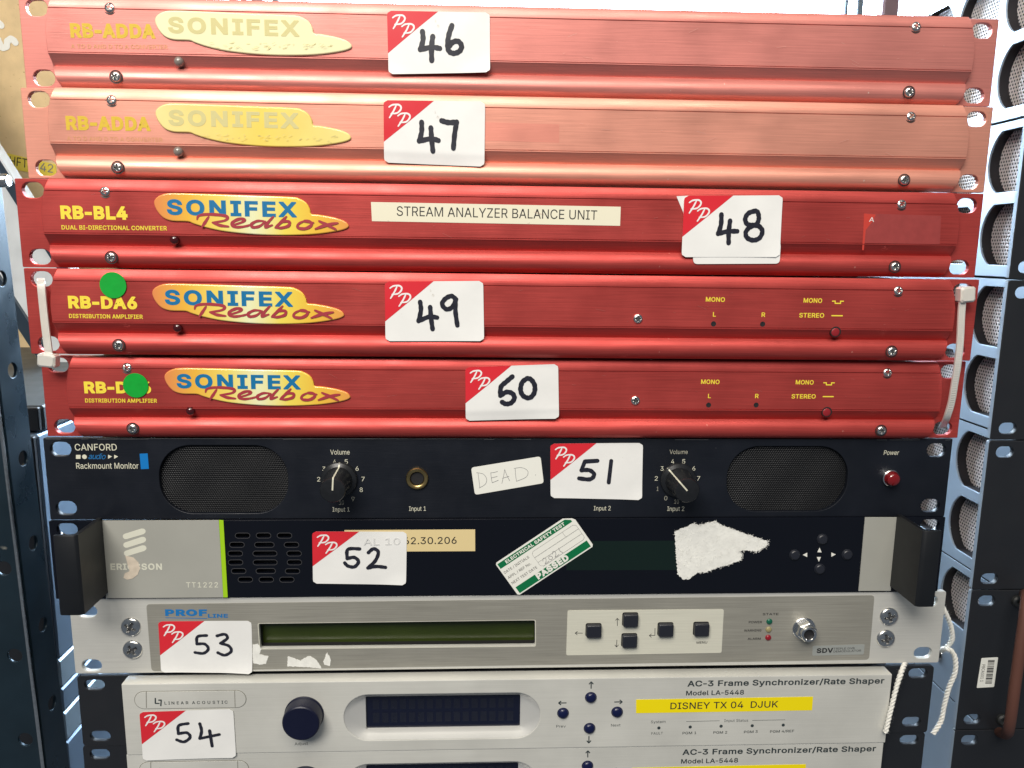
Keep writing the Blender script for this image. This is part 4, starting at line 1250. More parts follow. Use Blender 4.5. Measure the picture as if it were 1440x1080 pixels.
# older sticker remains showing under sticker 48
us = plate('under_sticker', [rquad([(81.7,38.6),(88.2,39.0),(86.7,27.0),(85.3,31.2)], 0.3), ], 0.1, 0, 4.44, 'paper', u48)
us2 = plate('under_sticker', [rquad([(90.9,15.5),(135.8,16.9),(135.9,6.1),(91.7,5.4)], 2.2)], 0.12, 0, 5.05, 'paper', u48)
lot_sticker(u48, [(85.4,38.8),(135.0,39.8),(135.6,9.4),(85.5,8.8)], 5.35, DIG[48][2], DIG[48][1], DIG[48][0], 48, G % 48 + ' over an older sticker')
res = plate('torn_corner', [[(177.6,31.6),(183.7,31.1),(182.2,27.6),(179.2,23.4),(179.1,13.4),(178.2,13.4),(178.0,23.4)]], 0.05, 0, 4.42, mat('torn_red_print', (0.52, 0.045, 0.03), 0, 0.5), u48)
gl = plate('glue_patch', [rquad([(177.9,31.6),(217.5,31.0),(218.4,16.8),(178.5,16.9)], 0.5)], 0.02, 0, 4.40, mat('glue_film', (0.37, 0.058, 0.055), 0.35, 0.55, var=0.08, var_scale=200), u48)
text('A', (180.5,27.6), (183.0,27.5), 2.2, 4.5, 'paper', res)


def da6(u, label, mod, sub, badge_p, led_p, dot_p, dot_r):
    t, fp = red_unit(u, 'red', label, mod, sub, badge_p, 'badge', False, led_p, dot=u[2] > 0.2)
    screw(t, (63.0,20.9), 4.2)
    y = 4.47
    text('MONO', *[(97.3,29.9),(107.1,29.8)], 2.35, y, 'yellow_ink', fp, bold=0.02)
    text('L', *[(101.4,22.3),(102.9,22.3)], 2.3, y, 'yellow_ink', fp, bold=0.02)
    text('R', *[(126.5,22.4),(128.4,22.4)], 2.3, y, 'yellow_ink', fp, bold=0.02)
    text('MONO', *[(147.7,29.9),(157.3,29.8)], 2.35, y, 'yellow_ink', fp, bold=0.02)
    text('STEREO', *[(146.0,22.3),(159.0,22.3)], 2.35, y, 'yellow_ink', fp, bold=0.02)
    strokes('pulse_symbol', [[(162.5,30.8),(164.4,30.8)], [(164.1,30.8),(164.2,29.5)], [(164.1,29.7),(167.1,29.7)],
                             [(167.0,29.5),(166.9,30.8)], [(166.6,30.8),(168.6,30.8)]], 0.55, flat(y), 'yellow_ink', fp, caps=False)
    strokes('line_symbol', [[(162.8,23.4),(168.7,23.4)]], 0.6, flat(y), 'yellow_ink', fp, caps=False)
    for p in [(102.0,18.6),(127.4,18.7)]:
        lathe('trim_hole_shade', [(1.35, 4.42), (1.3, 4.47), (1.15, 4.44)], p[0], p[1], 'black_hole', t, 18)  # proud dark discs paint the shade inside the trim holes
    bp = [(165.7,15.1)][0]
    lathe('button_recess_shade', [(2.75, 2.2), (2.75, 4.62), (2.6, 4.64)], bp[0], bp[1], 'screw_dark', t, 28)  # dark plug whose colour stands in for shade in the recess
    b = lathe('push_button', [(2.2, 4.5)] + dome(2.15, 0.4, 4.65), bp[0] - 0.15, bp[1] - 0.2, mat('red_button_plastic', (0.26, 0.014, 0.02), 0, 0.4), t, 28)
    dd = plate('green_dot_sticker', [circ(dot_p[0], dot_p[1], dot_r, 40)], 0.12, 0.03, 4.9, 'green_dot', t)
    dd['label'] = 'round green dot sticker'
    return t, fp


u49, fp = da6((-0.0014,-0.0054,0.2194,0.00169,-0.00112,42.4), 'red rack unit with green dot above its yellow lettering, sticker 49', ('RB-DA6', (-218.9,23.2), (-185.7,23.1), 6.2),
              ('DISTRIBUTION AMPLIFIER', (-219.0,18.5), (-183.4,18.4), 2.05), (-177.9,35.9), (-167.0,14.1), (-196.5,34.8), 6.4)
lot_sticker(u49, [(-64.3,38.1), (-15.5,39.0), (-14.8,8.9), (-64.3,8.4)], 4.95, DIG[49][2], DIG[49][1], DIG[49][0], 49, G % 49)
u50, fp = da6((0.0001,0.0001,0.1760,0.00080,0.00026,42.0), 'red rack unit with green dot covering part of its lettering, sticker 50', ('RB-DA6', (-218.7,23.4), (-185.4,23.5), 6.1),
              ('DISTRIBUTION AMPLIFIER', (-218.7,18.7), (-182.9,18.7), 2.05), (-178.2,36.8), (-166.6,14.4), (-192.8,27.7), 6.3)
lot_sticker(u50, [(-25.9,38.0), (22.0,40.0), (23.1,11.1), (-25.6,9.7)], 4.95, DIG[50][2], DIG[50][1], DIG[50][0], 50, G % 50, fold=0.80, slope=0.15, curl=0.2)


# ------------------------------------------------------------------ black speaker unit
u = (-0.0022,-0.0000,0.1312,0.00008,0.00169,44.0)
H = u[5]
t = u51 = thing('speaker_rack_unit', u, 'black rack unit with two oval speaker grilles, sticker 51', 'rack unit')
gl_ = [(-184.1,21.9), (-116.7,21.8), (-149.8,40.3), (-151.6,3.1)]
gr_ = [(118.3,21.8), (184.4,21.7), (149.9,39.9), (152.6,3.2)]
grs = []
for g in (gl_, gr_):
    cx, w = (g[0][0] + g[1][0]) / 2, g[1][0] - g[0][0]
    cz, h = (g[2][1] + g[3][1]) / 2, g[2][1] - g[3][1]
    grs.append((cx, cz, w, h))
wmean = (grs[0][2] + grs[1][2]) / 2
grs = [(c, z, wmean, h) for c, z, w, h in grs]
W = 241.3
holes = [slot(*p, 10.8, 7.6) for p in ((-232.9,38.2), (-232.7,6.3), (232.8,37.7), (232.6,6.2))]
ovals = []
for cx, cz, w, h in grs:
    r = h * 0.46
    ovals.append(rr(cx - w / 2, cz - h / 2, cx + w / 2, cz + h / 2, r, 14))
fp = plate('front_panel', [rr(-W, 0, W, H, 0.4, 2)] + holes + ovals, 3.0, 0.3, -3.0, 'black_panel', t)
box('chassis', -0.2155, 0.2155, 0.0085, 0.150, 0.0008, H * .001 - 0.0008, 'chassis', t, 0.0006)
for cx, cz, w, h in grs:
    r = h * 0.46

    def ins(x, z, cx=cx, cz=cz, w=w, h=h, r=r):
        dx, dz = max(abs(x - cx) - (w / 2 - r), 0), max(abs(z - cz) - (h / 2 - r), 0)
        return dx * dx + dz * dz < (r + 0.9) ** 2
    g = perf('speaker_grille', ins, cx - w / 2 - 1, cx + w / 2 + 1, cz - h / 2 - 1, cz + h / 2 + 1, 1.22, 0.60, -1.2, 'grille', t,
             bulge=lambda x, z, cx=cx, cz=cz: -0.5 - 0.9 * ((x - cx) / 33) ** 4 + 0.25 * math.sin(x * .2) * math.sin(z * .17))
    plate('speaker_cone', [rr(cx - w / 2 - 2, cz - h / 2 - 1, cx + w / 2 + 2, cz + h / 2 + 1, r, 8)], 1.0, 0.2, -7.0, 'cone', t)
o5 = 0.07
# worn bright edge along the top of the panel
eL = []
r3 = random.Random(3)
x = -240.0
while x < 238:
    l = r3.uniform(2, 26)
    if r3.random() < 0.55:
        eL.append([(x, H - 0.35 - r3.uniform(0, .2)), (min(x + l, 240), H - 0.35 - r3.uniform(0, .2))])
    x += l + r3.uniform(1, 16)
strokes('edge_wear', eL, 0.28, flat(0.03), 'panel_edge', fp, taper=0.5, caps=False)
text('CANFORD', *[(-225.6,37.5),(-204.3,37.5)], 3.5, o5, 'print', fp, bold=0.004)
plate('square_mark', [[(-225.3,35.1),(-223.0,35.1),(-223.2,33.0),(-225.5,33.0)]], 0.04, 0, 0.02, 'print', fp)
_c = (-221.1,34.1)
plate('round_mark', [circ(_c[0], _c[1], 1.2, 16)], 0.04, 0, 0.02, 'print', fp)
text('audio', *[(-219.1,32.9),(-210.3,32.8)], 3.0, o5, 'print_blue', fp, shear=0.35, space=0.9)
for tri in ([(-209.0,35.2),(-207.1,34.2),(-209.2,33.0)], [(-205.9,35.2),(-204.0,34.2),(-206.1,33.0)]):
    plate('triangle_mark', [tri], 0.04, 0, 0.02, 'print', fp)
text('Rackmount Monitor', *[(-225.7,27.7),(-193.9,27.7)], 3.15, o5, 'print', fp, bold=0.004)
plate('blue_tab', [[(-192.9,35.7),(-188.8,35.9),(-188.7,27.6),(-192.8,27.4)]], 0.1, 0.02, 0.0, 'blue_tab', t)


def knob(parent, base, ang, hgt=20.0):
    k = lathe('knob', [(9.6, 0.3), (9.6, 1.6), (9.2, 2.2), (7.4, 3.0), (7.1, 4.0), (6.5, hgt - .8), (6.1, hgt - .15), (5.6, hgt), (0.2, hgt)], 0, 0, 'knob', parent, 40, smooth=25)
    k.location = L3(base[0], base[1], 0)
    dx, dz = math.sin(ang), math.cos(ang)
    path = [(9.35, 1.9), (7.45, 3.05), (7.15, 4.05), (6.55, hgt - .75), (6.15, hgt - .1), (5.6, hgt + .05), (0.0, hgt + .05)]
    V, F = [], []
    for r, o in path:
        for s_ in (-.38, .38):
            V.append(L3(dx * (r + .08) + dz * s_, dz * (r + .08) - dx * s_, o + .05))
    for i in range(len(path) - 1):
        F.append((2 * i, 2 * i + 1, 2 * i + 3, 2 * i + 2))
    raw('pointer', V, F, 'print', k)
    return k


knob(t, (-90.2,21.9), math.radians(4))
knob(t, (91.0,21.3), math.radians(-42))


def ctext(s, p, w, h, out, mt, parent, **k):
    text(s, (p[0] - w / 2, p[1] - h / 2), (p[0] + w / 2, p[1] - h / 2), h, out, mt, parent, name='numeral' if s.isdigit() else 'lettering', **k)


for s_, p in zip('4 5 3 6 2 7 1 8 9 10'.split(), [(-92.4,31.3),(-86.3,31.5),(-98.1,27.5),(-80.7,27.7),(-101.0,21.8),(-77.7,21.9),(-100.0,15.8),(-78.8,16.0),(-83.2,10.9),(-89.3,8.9)]):
    ctext(s_, p, {'1': 0.9, '10': 2.4}.get(s_, 1.65), 2.4, o5, 'print_worn' if s_ in ('10', '9') else 'print', fp)
for s_, p in zip('4 5 3 6 2 7 1 0 10'.split(), [(87.8,31.5),(93.8,31.5),(82.2,27.5),(99.5,27.6),(79.3,22.0),(102.4,22.0),(80.3,16.2),(85.0,10.9),(91.0,9.0)]):
    ctext(s_, p, {'1': 0.9, '10': 2.5}.get(s_, 1.65), 2.4, o5, 'print_worn' if s_ in ('10', '0', '1') else 'print', fp)
text('Volume', *[(-94.5,35.3),(-84.4,35.3)], 2.6, o5, 'print', fp)
text('Input 1', *[(-94.2,3.9),(-85.2,3.9)], 2.45, o5, 'print', fp)
text('Input 1', *[(-53.6,4.2),(-44.6,4.2)], 2.45, o5, 'print', fp)
text('Input 2', *[(45.9,4.1),(55.1,4.1)], 2.45, o5, 'print', fp)
text('Input 2', *[(86.1,3.7),(95.4,3.7)], 2.45, o5, 'print', fp)
text('Volume', *[(85.9,35.6),(95.7,35.6)], 2.3, o5, 'print_worn', fp)
text('Power', *[(203.5,35.1),(212.0,35.1)], 2.5, o5, 'print', fp, shear=0.12)
j = (-49.1,22.3)
lathe('jack_socket', [(5.9, 0.0), (5.9, 1.2), (5.5, 1.7), (4.6, 1.7), (3.9, 1.3), (3.6, 0.6), (3.4, -2.5), (0.1, -2.6)], j[0], j[1], 'brass', t, 40, smooth=30)
lathe('socket_bore', [(3.38, 0.2), (3.3, 0.1), (0.1, 0.05)], j[0], j[1], 'black_hole', t, 32)
p = (207.9,22.5)
l = lathe('power_lamp', [(4.6, 0.0), (4.6, 2.2), (4.2, 2.6), (3.9, 2.4)], p[0], p[1], 'chrome', t, 32, cap=False)
lathe('lens', [(3.9, 0.5), (3.8, 2.8), (3.6, 4.4)] + dome(3.5, 1.6, 4.6)[1:], p[0], p[1], 'led_red', l, 32)
dq = [(-20.5,28.1),(16.5,34.3),(18.5,19.5),(-18.4,13.0)]
dm = plate('paper_label', [rquad(dq, 1.6)], 0.12, 0.03, 0.0, 'label_white', t)
dm['label'] = 'small white label handwritten DEAD, tilted'
for ls in ([[(-16.8,25.2),(-16.3,21.4),(-15.8,17.3)], [(-17.6,25.4),(-14.0,24.6),(-12.2,21.9),(-12.9,19.0),(-16.1,16.9)]],
           [[(-10.0,25.4),(-9.7,22.4),(-9.2,19.8)], [(-10.0,25.3),(-8.2,25.5),(-6.4,26.0)], [(-9.6,22.5),(-6.5,23.3)], [(-9.2,19.8),(-5.9,21.2)]],
           [[(-4.0,19.4),(-3.1,23.7),(-2.6,27.1)], [(-2.6,27.1),(-1.3,23.7),(0.2,20.8)], [(-3.7,22.3),(-0.3,23.3)]],
           [[(3.0,27.7),(3.3,23.9),(3.8,20.6)], [(2.4,27.7),(6.6,28.1),(9.8,26.2),(8.9,22.9),(3.8,20.6)], [(13.8,24.2),(14.0,24.0)]]):
    strokes('handwriting', ls, 0.22, flat(0.17), 'pen', dm, k=5)
lot_sticker(t, [(21.6,41.3),(71.2,41.8),(71.9,10.1),(22.3,11.3)], 0.25, DIG[51][2], DIG[51][1], DIG[51][0], 51, G % 51, curl=0.15)

# ------------------------------------------------------------------ black receiver unit with handles
u = (-0.0024,-0.0016,0.0876,-0.00080,0.00143,43.5)
H = u[5]
t = u52 = thing('receiver_rack_unit', u, 'glossy black rack unit with two bracket handles and lime strip, sticker 52', 'rack unit')
vents = []
for row in ([(-141.4,35.0),(-130.4,35.0),(-119.4,34.9)], [(-144.6,29.9),(-115.9,29.7)], [(-145.7,25.0),(-114.7,24.8)],
            [(-145.8,20.0),(-114.7,19.8)], [(-144.4,15.1),(-115.9,14.8)], [(-141.1,10.2),(-130.0,10.1),(-119.1,10.0)]):
    vents += [(p[0], p[1], 7.6, 2.7) for p in row]
for p, w in zip([(-130.2,29.8),(-130.1,24.9),(-130.2,19.9),(-130.1,15.0)], (10.2, 12.6, 12.6, 10.2)):
    vents.append((p[0], p[1], w, 2.7))
ear_slots = [slot(*p, 10.8, 6.6) for p in ((-232.2,38.9), (232.9,38.9))]
ear_slots += [slot(-231.5, 7.0, 10.8, 6.6), slot(231.5, 7.0, 10.8, 6.6)]
fp = plate('front_panel', [rr(-W, 0, W, H, 0.5, 2)] + ear_slots + [slot(*v, 5) for v in vents], 3.0, 0.3, -3.0, 'black_gloss', t)
box('chassis', -0.2155, 0.2155, 0.0060, 0.220, 0.0008, H * .001 - 0.0008, 'chassis', t, 0.0006)
for x, z, w, h in vents:
    ring_plate('vent_slot', slot(x, z, w + .5, h + .5, 5), slot(x, z, w - .05, h - .05, 5), 0.12, 0.0, 'vent_rim', t)
gp = plate('grey_plate', [[(-214.4,43.8),(-153.3,43.8),(-153.2,0.3),(-214.8,0.4)]], 0.5, 0.12, 0.0, 'grey_plate', t)
plate('lime_strip', [[(-153.2,43.8),(-150.9,43.7),(-150.8,0.3),(-153.2,0.3)]], 0.52, 0.1, 0.0, 'lime', t)
for a, b in ([(-202.0,35.1),(-193.0,37.9)], [(-202.1,30.3),(-193.1,33.3)], [(-202.1,25.7),(-193.2,28.6)]):
    strokes('emblem_bar', [[a, b]], 3.1, flat(0.56), 'plate_print', gp)
text('ERICSSON', *[(-211.2,16.5),(-184.3,16.3)], 3.6, 0.58, 'plate_print', gp, bold=0.03, space=1.05)
text('TT1222', *[(-172.3,6.2),(-155.5,6.1)], 3.0, 0.58, 'plate_print', gp, bold=0.012, space=1.15)
plate('sticker_residue', [[(-203.0,24.4),(-198.9,23.4),(-196.5,20.7),(-195.8,17.4),(-197.3,13.7),(-200.2,11.5),(-203.0,10.9),(-204.8,12.0),(-204.0,14.5),(-201.3,15.7),(-202.1,19.4)]], 0.1, 0.02, 0.58, 'residue', gp)
tl = plate('tan_strip', [[(-87.7,37.8),(-18.0,37.8),(-17.9,25.5),(-88.0,25.6)]], 0.1, 0.02, 0.0, 'tan_label', t)
tl['label'] = 'tan label strip partly covered by the lot sticker'
text('10.62.30.206', *[(-65.1,29.6),(-27.9,29.8)], 3.9, 0.14, 'ink', tl, bold=0.006)
ls52 = lot_sticker(t, [(-104.7,37.2),(-54.5,36.8),(-55.3,6.6),(-105.2,7.8)], 0.30, DIG[52][2], DIG[52][1], DIG[52][0], 52, G % 52, curl=0.15)
text('AL 10', *[(-77.7,29.5),(-58.1,29.6)], 3.8, 0.60, 'show_through', ls52, bold=0.004)
plate('status_display', [[(31.6,30.8),(94.5,30.8),(95.7,13.8),(31.9,14.2)]], 0.06, 0.0, 0.0, 'display_green', t)
# electrical safety label, laid out in its own frame
bl_, br_, tl_ = [(5.7,-0.3),(46.5,28.1),(-7.0,20.2)]
eu = (Vector(br_) - Vector(bl_)).normalized()
ev = Vector((-eu.y, eu.x))
LW, LH = (Vector(br_) - Vector(bl_)).length, 22.7
kx, kz = LW / 655.0, LH / 304.0


def ep(a, b):
    q = Vector(bl_) + eu * (a * kx) + ev * (b * kz)
    return (q.x, q.y)


sl = plate('safety_label', [[ep(12, 0), ep(0, 12), ep(2, 292), ep(14, 304), ep(585, 304), ep(640, 268), ep(655, 245), ep(655, 14), ep(643, 0)][::-1]], 0.12, 0.03, 0.12, 'label_white', t)
sl['label'] = 'tilted green and white electrical safety test label'
plate('green_band', [[ep(12, 246), ep(12, 290), ep(592, 290), ep(628, 262), ep(628, 246)][::-1]], 0.03, 0, 0.25, 'label_green', sl)
plate('green_band', [[ep(20, 10), ep(20, 66), ep(636, 66), ep(636, 10)][::-1]], 0.03, 0, 0.25, 'label_green', sl)
text('ELECTRICAL SAFETY TEST', ep(70, 255), ep(575, 255), 26 * kz, 0.33, 'label_white', sl, bold=0.03)
text('PASSED', ep(188, 18), ep(458, 18), 48 * kz, 0.33, 'label_white', sl, bold=0.05)
text('DATE / INITIALS', ep(16, 196), ep(228, 196), 20 * kz, 0.30, 'ink', sl)
text('APPL / REF No.', ep(16, 147), ep(212, 147), 20 * kz, 0.30, 'ink', sl)
text('NEXT TEST DATE', ep(16, 97), ep(232, 97), 20 * kz, 0.30, 'ink', sl)
frm = [ep(275, 86), ep(258, 100), ep(258, 206), ep(275, 222), ep(620, 222), ep(637, 206), ep(637, 100), ep(620, 86), ep(275, 86)]
strokes('form_lines', [[a, b] for a, b in zip(frm, frm[1:])] + [[ep(258, 132), ep(637, 132)], [ep(258, 177), ep(637, 177)], [ep(528, 177), ep(528, 222)]], 0.16, flat(0.30), 'thin_line', sl, caps=False)
strokes('handwritten_year', [[ep(a, b) for a, b in l] for l in ([(292, 118), (305, 134), (320, 126), (312, 106), (294, 92), (330, 94)], [(352, 126), (338, 110), (350, 92), (366, 106), (352, 126)],
         [(378, 124), (392, 138), (404, 128), (396, 106), (380, 92), (416, 94)], [(440, 138), (436, 112), (446, 90)])], 0.22, flat(0.36), 'pen', sl, k=5)


def jag(pts, amp, step, seed):
    r = random.Random(seed)
    out = []
    n = len(pts)
    for i in range(n):
        a, b = Vector(pts[i]), Vector(pts[(i + 1) % n])
        L_ = (b - a).length
        k = max(1, int(L_ / step))
        nn = Vector((-(b - a).y, (b - a).x)).normalized()
        for j in range(k):
            q = a + (b - a) * (j / k) + nn * r.uniform(-amp, amp)
            out.append((q.x, q.y))
    return out


tp = [(90.4,36.2),(96.3,38.6),(100.8,40.6),(103.7,39.4),(108.2,40.9),(112.7,41.7),(116.9,39.3),(125.1,36.3),(133.3,33.3),(142.5,30.2),(142.3,27.8),(139.6,25.7),(136.8,24.3),(131.5,25.0),(126.9,24.9),(128.8,22.5),(127.8,19.3),(120.5,16.6),(114.8,15.0),(109.1,12.4),(104.0,12.2),(99.5,8.3),(96.6,8.3),(93.3,11.3),(91.8,23.4)]
pp = plate('torn_paper_patch', [jag(tp, 0.32, 0.55, 4)[::-1]], 0.25, 0.0, 0.05, 'torn', t)
pp['label'] = 'torn white paper remnant of a peeled label'
# fluffy fibres at the torn edge
r4 = random.Random(9)
fib = []
for _ in range(150):
    i = r4.randrange(2, 20)
    a, b = Vector(tp[i]), Vector(tp[i + 1])
    q = a.lerp(b, r4.random())
    fib.append([tuple(q), tuple(q + Vector((r4.uniform(-1, 1), r4.uniform(-1, 1))) * 0.9), tuple(q + Vector((r4.uniform(-1, 1), r4.uniform(-1, 1))) * 1.3)])
xs_, zs_2 = [p[0] for p in tp], [p[1] for p in tp]
poly_ = [Vector(p) for p in tp]
while len(fib) < 620:
    q = Vector((r4.uniform(min(xs_), max(xs_)), r4.uniform(min(zs_2), max(zs_2))))
    if _inside(q, poly_):
        d_ = Vector((r4.uniform(-1, 1), r4.uniform(-1, 1)))
        fib.append([tuple(q), tuple(q + d_ * 0.7), tuple(q + d_ * 0.9 + Vector((r4.uniform(-.5, .5), r4.uniform(-.5, .5))))])
strokes('paper_fibres', fib, 0.12, lambda x, z, lf: L3(x, z, 0.33 + (lf * 37.0) % 0.35), 'torn', pp, k=3, caps=False)
for p in [(172.8,31.2),(158.0,22.2),(187.5,22.2),(172.7,13.9)]:
    lathe('nav_button', [(3.1, 0.0), (3.0, 0.5), (2.75, 0.6), (2.7, 0.4), (2.6, 1.0), (2.2, 1.4), (0.1, 1.5)], p[0], p[1], 'button', t, 26, smooth=30)
for tri in ([(171.7,26.3),(173.1,23.5),(170.7,23.6)], [(172.0,18.0),(170.6,20.8),(172.9,20.8)], [(162.6,22.1),(165.0,23.4),(165.2,20.8)], [(181.2,22.2),(178.6,23.4),(178.8,20.9)]):
    plate('arrow_mark', [tri], 0.03, 0, 0.01, 'label_white', fp)
plate('grey_plate', [[(195.6,43.8),(214.0,43.7),(214.1,0.7),(195.7,0.8)]], 0.5, 0.12, 0.0, 'grey_plate', t)


def bracket(sx, xb, prot, xf, z0, z1):
    """bent sheet handle: side plate out from the panel at xb, front plate from there to xf"""
    th = 2.2
    e = sx
    lo = [(xb, 0.6), (xb, prot - 1.4), (xb + e * .9, prot - .4), (xb + e * 1.8, prot), (xf - e * 1.0, prot), (xf, prot - .5), (xf, prot - th), (xb + e * (th + .8), prot - th), (xb + e * th, prot - th - .9), (xb + e * th, 0.6)]
    V, F = [], []
    zs_ = [(z0, 0.35), (z0 + .35, 0), (z1 - .35, 0), (z1, 0.35)]
    n = len(lo)
    cx = sum(p[0] for p in lo) / n
    for z, ins in zs_:
        for x, o in lo:
            V.append(L3(x, z, o - (ins * 0.5 if o > prot - 1 else 0)))
    for k in range(3):
        for i in range(n):
            j_ = (i + 1) % n
            F.append((k * n + i, k * n + j_, (k + 1) * n + j_, (k + 1) * n + i))
    top = 3 * n
    # end caps as two quads strips
    for b0 in (0, top):
        F.append((b0 + 0, b0 + 1, b0 + 8, b0 + 9))
        F.append((b0 + 1, b0 + 2, b0 + 7, b0 + 8))
        F.append((b0 + 2, b0 + 3, b0 + 7))
        F.append((b0 + 3, b0 + 4, b0 + 5, b0 + 6, b0 + 7))
    return raw('handle', V, F, 'handle', t, 30)


PRO = 27.0
hl = [(-211.6,45.0), (-215.4,3.5), (-225.3,44.7), (-224.7,3.6), (-214.8,32.7), (-215.6,2.8)]
hr = [(213.4,46.0), (213.1,4.1), (222.9,45.5), (223.1,4.0), (214.7,36.3), (214.5,0.9)]
zt = (hl[0][1] + hr[0][1]) / 2
zb = (hl[1][1] + hr[1][1]) / 2
bracket(-1, (hl[0][0] + hl[1][0]) / 2, PRO, (hl[2][0] + hl[3][0]) / 2, zb, zt)
bracket(1, (hr[0][0] + hr[1][0]) / 2, PRO, (hr[2][0] + hr[3][0]) / 2, zb, zt)

# ------------------------------------------------------------------ silver demodulator unit
u = (0.0036,-0.0004,0.0435,-0.00076,0.00124,43.5)
H = u[5]
t = u53 = thing('demodulator_rack_unit', u, 'silver rack unit with long green display and square keys, sticker 53', 'rack unit')
lcd = [(-141.6,28.3),(9.3,28.7),(9.6,13.5),(-141.3,13.7)]
s4 = [(-232.2,4.8), (231.5,6.2)]
holes = [slot(s4[0][0], s4[0][1], 10.6, 6.8), slot(s4[1][0], s4[1][1], 10.6, 6.8), slot(s4[0][0], s4[0][1] + 31.5, 10.6, 6.8), slot(s4[1][0], s4[1][1] + 31.5, 10.6, 6.8)]
lcd_loop = rquad(lcd, 1.0, 3)
fp = plate('front_panel', [rr(-W, 0, W, H, 1.2, 3)] + holes + [lcd_loop], 3.0, 0.4, -3.0, 'silver', t)
box('chassis', -0.2155, 0.2155, 0.0090, 0.230, 0.0008, H * .001 - 0.0008, 'chassis', t, 0.0006)
ov = rquad([(-200.7,40.2), (199.9,41.6), (200.3,2.5), (-200.5,1.1)], 2.2)
cxl, czl = sum(p[0] for p in lcd) / 4, sum(p[1] for p in lcd) / 4
lcd_big = [(cxl + (x - cxl) * 1.004, czl + (z - czl) * 1.03) for x, z in lcd_loop]
og = plate('grey_overlay', [ov, lcd_big], 0.12, 0.0, 0.0, 'silver_grey', t)
ld = plate('lcd_display', [[(cxl + (x - cxl) * 1.01, czl + (z - czl) * 1.1) for x, z in lcd_loop]], 1.0, 0.0, -7.4, 'lcd', t)
ring_plate('bezel_lip', [(cxl + (x - cxl) * 1.006, czl + (z - czl) * 1.05 - .15) for x, z in lcd_loop], lcd_loop, 0.2, 0.0, 'silver_light', t)
raw('display_wall', [L3(x, z, -2.9) for x, z in lcd_loop] + [L3(x, z, -6.5) for x, z in lcd_loop], [(i, (i + 1) % len(lcd_loop), len(lcd_loop) + (i + 1) % len(lcd_loop), len(lcd_loop) + i) for i in range(len(lcd_loop))], 'cone', ld)
for p in ((-209.7,27.2), (-209.7,14.0), (209.4,28.7), (208.8,15.4)):
    screw(t, p, 0.0, SCREW_BIG)
o3 = 0.20
text('PROF', *[(-191.0,33.4),(-168.8,33.1)], 3.8, o3, 'print_blue2', og, bold=0.05, space=1.05)
text('LINE', *[(-168.4,32.1),(-157.7,32.0)], 2.2, o3, 'print_blue2', og, bold=0.03)
strokes('underline', [[(-191.0,32.3),(-169.0,31.7)]], 0.35, flat(o3), 'print_blue2', og, caps=False)
lot_sticker(t, [(-195.0,30.4),(-145.2,30.2),(-146.0,-0.8),(-195.2,0.6)], 0.32, DIG[53][2], DIG[53][1], DIG[53][0], 53, G % 53, curl=0.3)
for i, pl in enumerate(([(-145.3,16.0),(-142.3,16.6),(-140.7,13.4),(-142.0,10.5),(-137.1,9.1),(-138.5,4.8),(-141.7,4.2),(-145.5,5.4)], [(-126.5,9.0),(-123.8,8.1),(-119.8,6.3),(-116.1,8.6),(-114.3,9.1),(-110.9,6.6),(-108.3,1.6),(-116.3,2.4),(-127.0,3.1)], [(-105.2,11.0),(-103.7,8.4),(-103.2,6.1),(-103.9,3.0),(-106.8,3.6),(-107.3,5.6)])):
    o_ = plate('paper_scrap', [jag(pl, 0.18, 0.5, i)[::-1]], 0.15, 0.0, 0.13, 'torn', t)
kp = plate('keypad_plate', [rquad([(27.2,34.4),(114.7,34.2),(114.9,7.9),(27.0,7.5)], 1.2)], 0.2, 0.05, 0.12, 'silver_light', t)
for p in [(41.9,22.7),(62.2,28.9),(62.1,16.5),(82.2,22.8),(102.3,22.9)]:
    b = plate('key', [rr(p[0] - 4.15, p[1] - 3.75, p[0] + 4.15, p[1] + 3.75, 1.0, 3)], 2.9, 0.6, 0.2, 'button', t, smooth=50)
    plate('key_well', [rr(p[0] - 4.45, p[1] - 4.05, p[0] + 4.45, p[1] + 4.05, 1.1, 3)], 0.08, 0, 0.32, 'black_hole', b)


def arrow(name, a, b, parent, out, mt, w=0.3, head=1.3):
    a, b = Vector(a), Vector(b)
    dd = (b - a).normalized()
    nn = Vector((-dd.y, dd.x))
    strokes(name, [[tuple(a), tuple(b)], [tuple(b - dd * head + nn * head * .8), tuple(b)], [tuple(b - dd * head - nn * head * .8), tuple(b)]], w, flat(out), mt, parent, caps=False)


o3b = 0.36
for a, b in ([(36.0,20.8),(31.7,20.9)], [(55.2,24.9),(55.0,29.5)], [(55.2,16.6),(55.2,12.3)], [(76.6,19.0),(73.3,18.9)]):
    arrow('arrow_mark', a, b, kp, o3b, 'ink', 0.32, 1.3)
strokes('arrow_stem', [[(76.4,23.3),(76.5,18.8)]], 0.32, flat(o3b), 'ink', kp, caps=False)
text('MENU', *[(100.3,13.7),(106.3,13.8)], 1.35, o3b, 'ink', kp, bold=0.01)
for s_, (a, b) in (('STATE', [(136.9,30.3),(145.9,30.3)]), ('POWER', [(129.3,25.6),(136.8,25.6)]), ('WARNING', [(126.9,20.6),(136.8,20.6)]), ('ALARM', [(129.3,15.6),(136.7,15.6)])):
    text(s_, a, b, 1.3, o3, 'ink', og, bold=0.01)
for p, m_ in zip([(141.0,26.5),(140.9,21.7),(141.0,16.8)], ('led_green', 'led_amber', 'led_alarm')):
    lathe('status_led', [(1.75, 0.1)] + dome(1.7, 0.9, 0.3), p[0], p[1], m_, t, 20)
p = (160.9,22.2)
cn = lathe('coax_socket', [(6.6, 0.12), (6.6, 0.9), (6.3, 1.2), (4.0, 1.2)], p[0], p[1], 'chrome', t, 40, smooth=30)
V, F = [], []
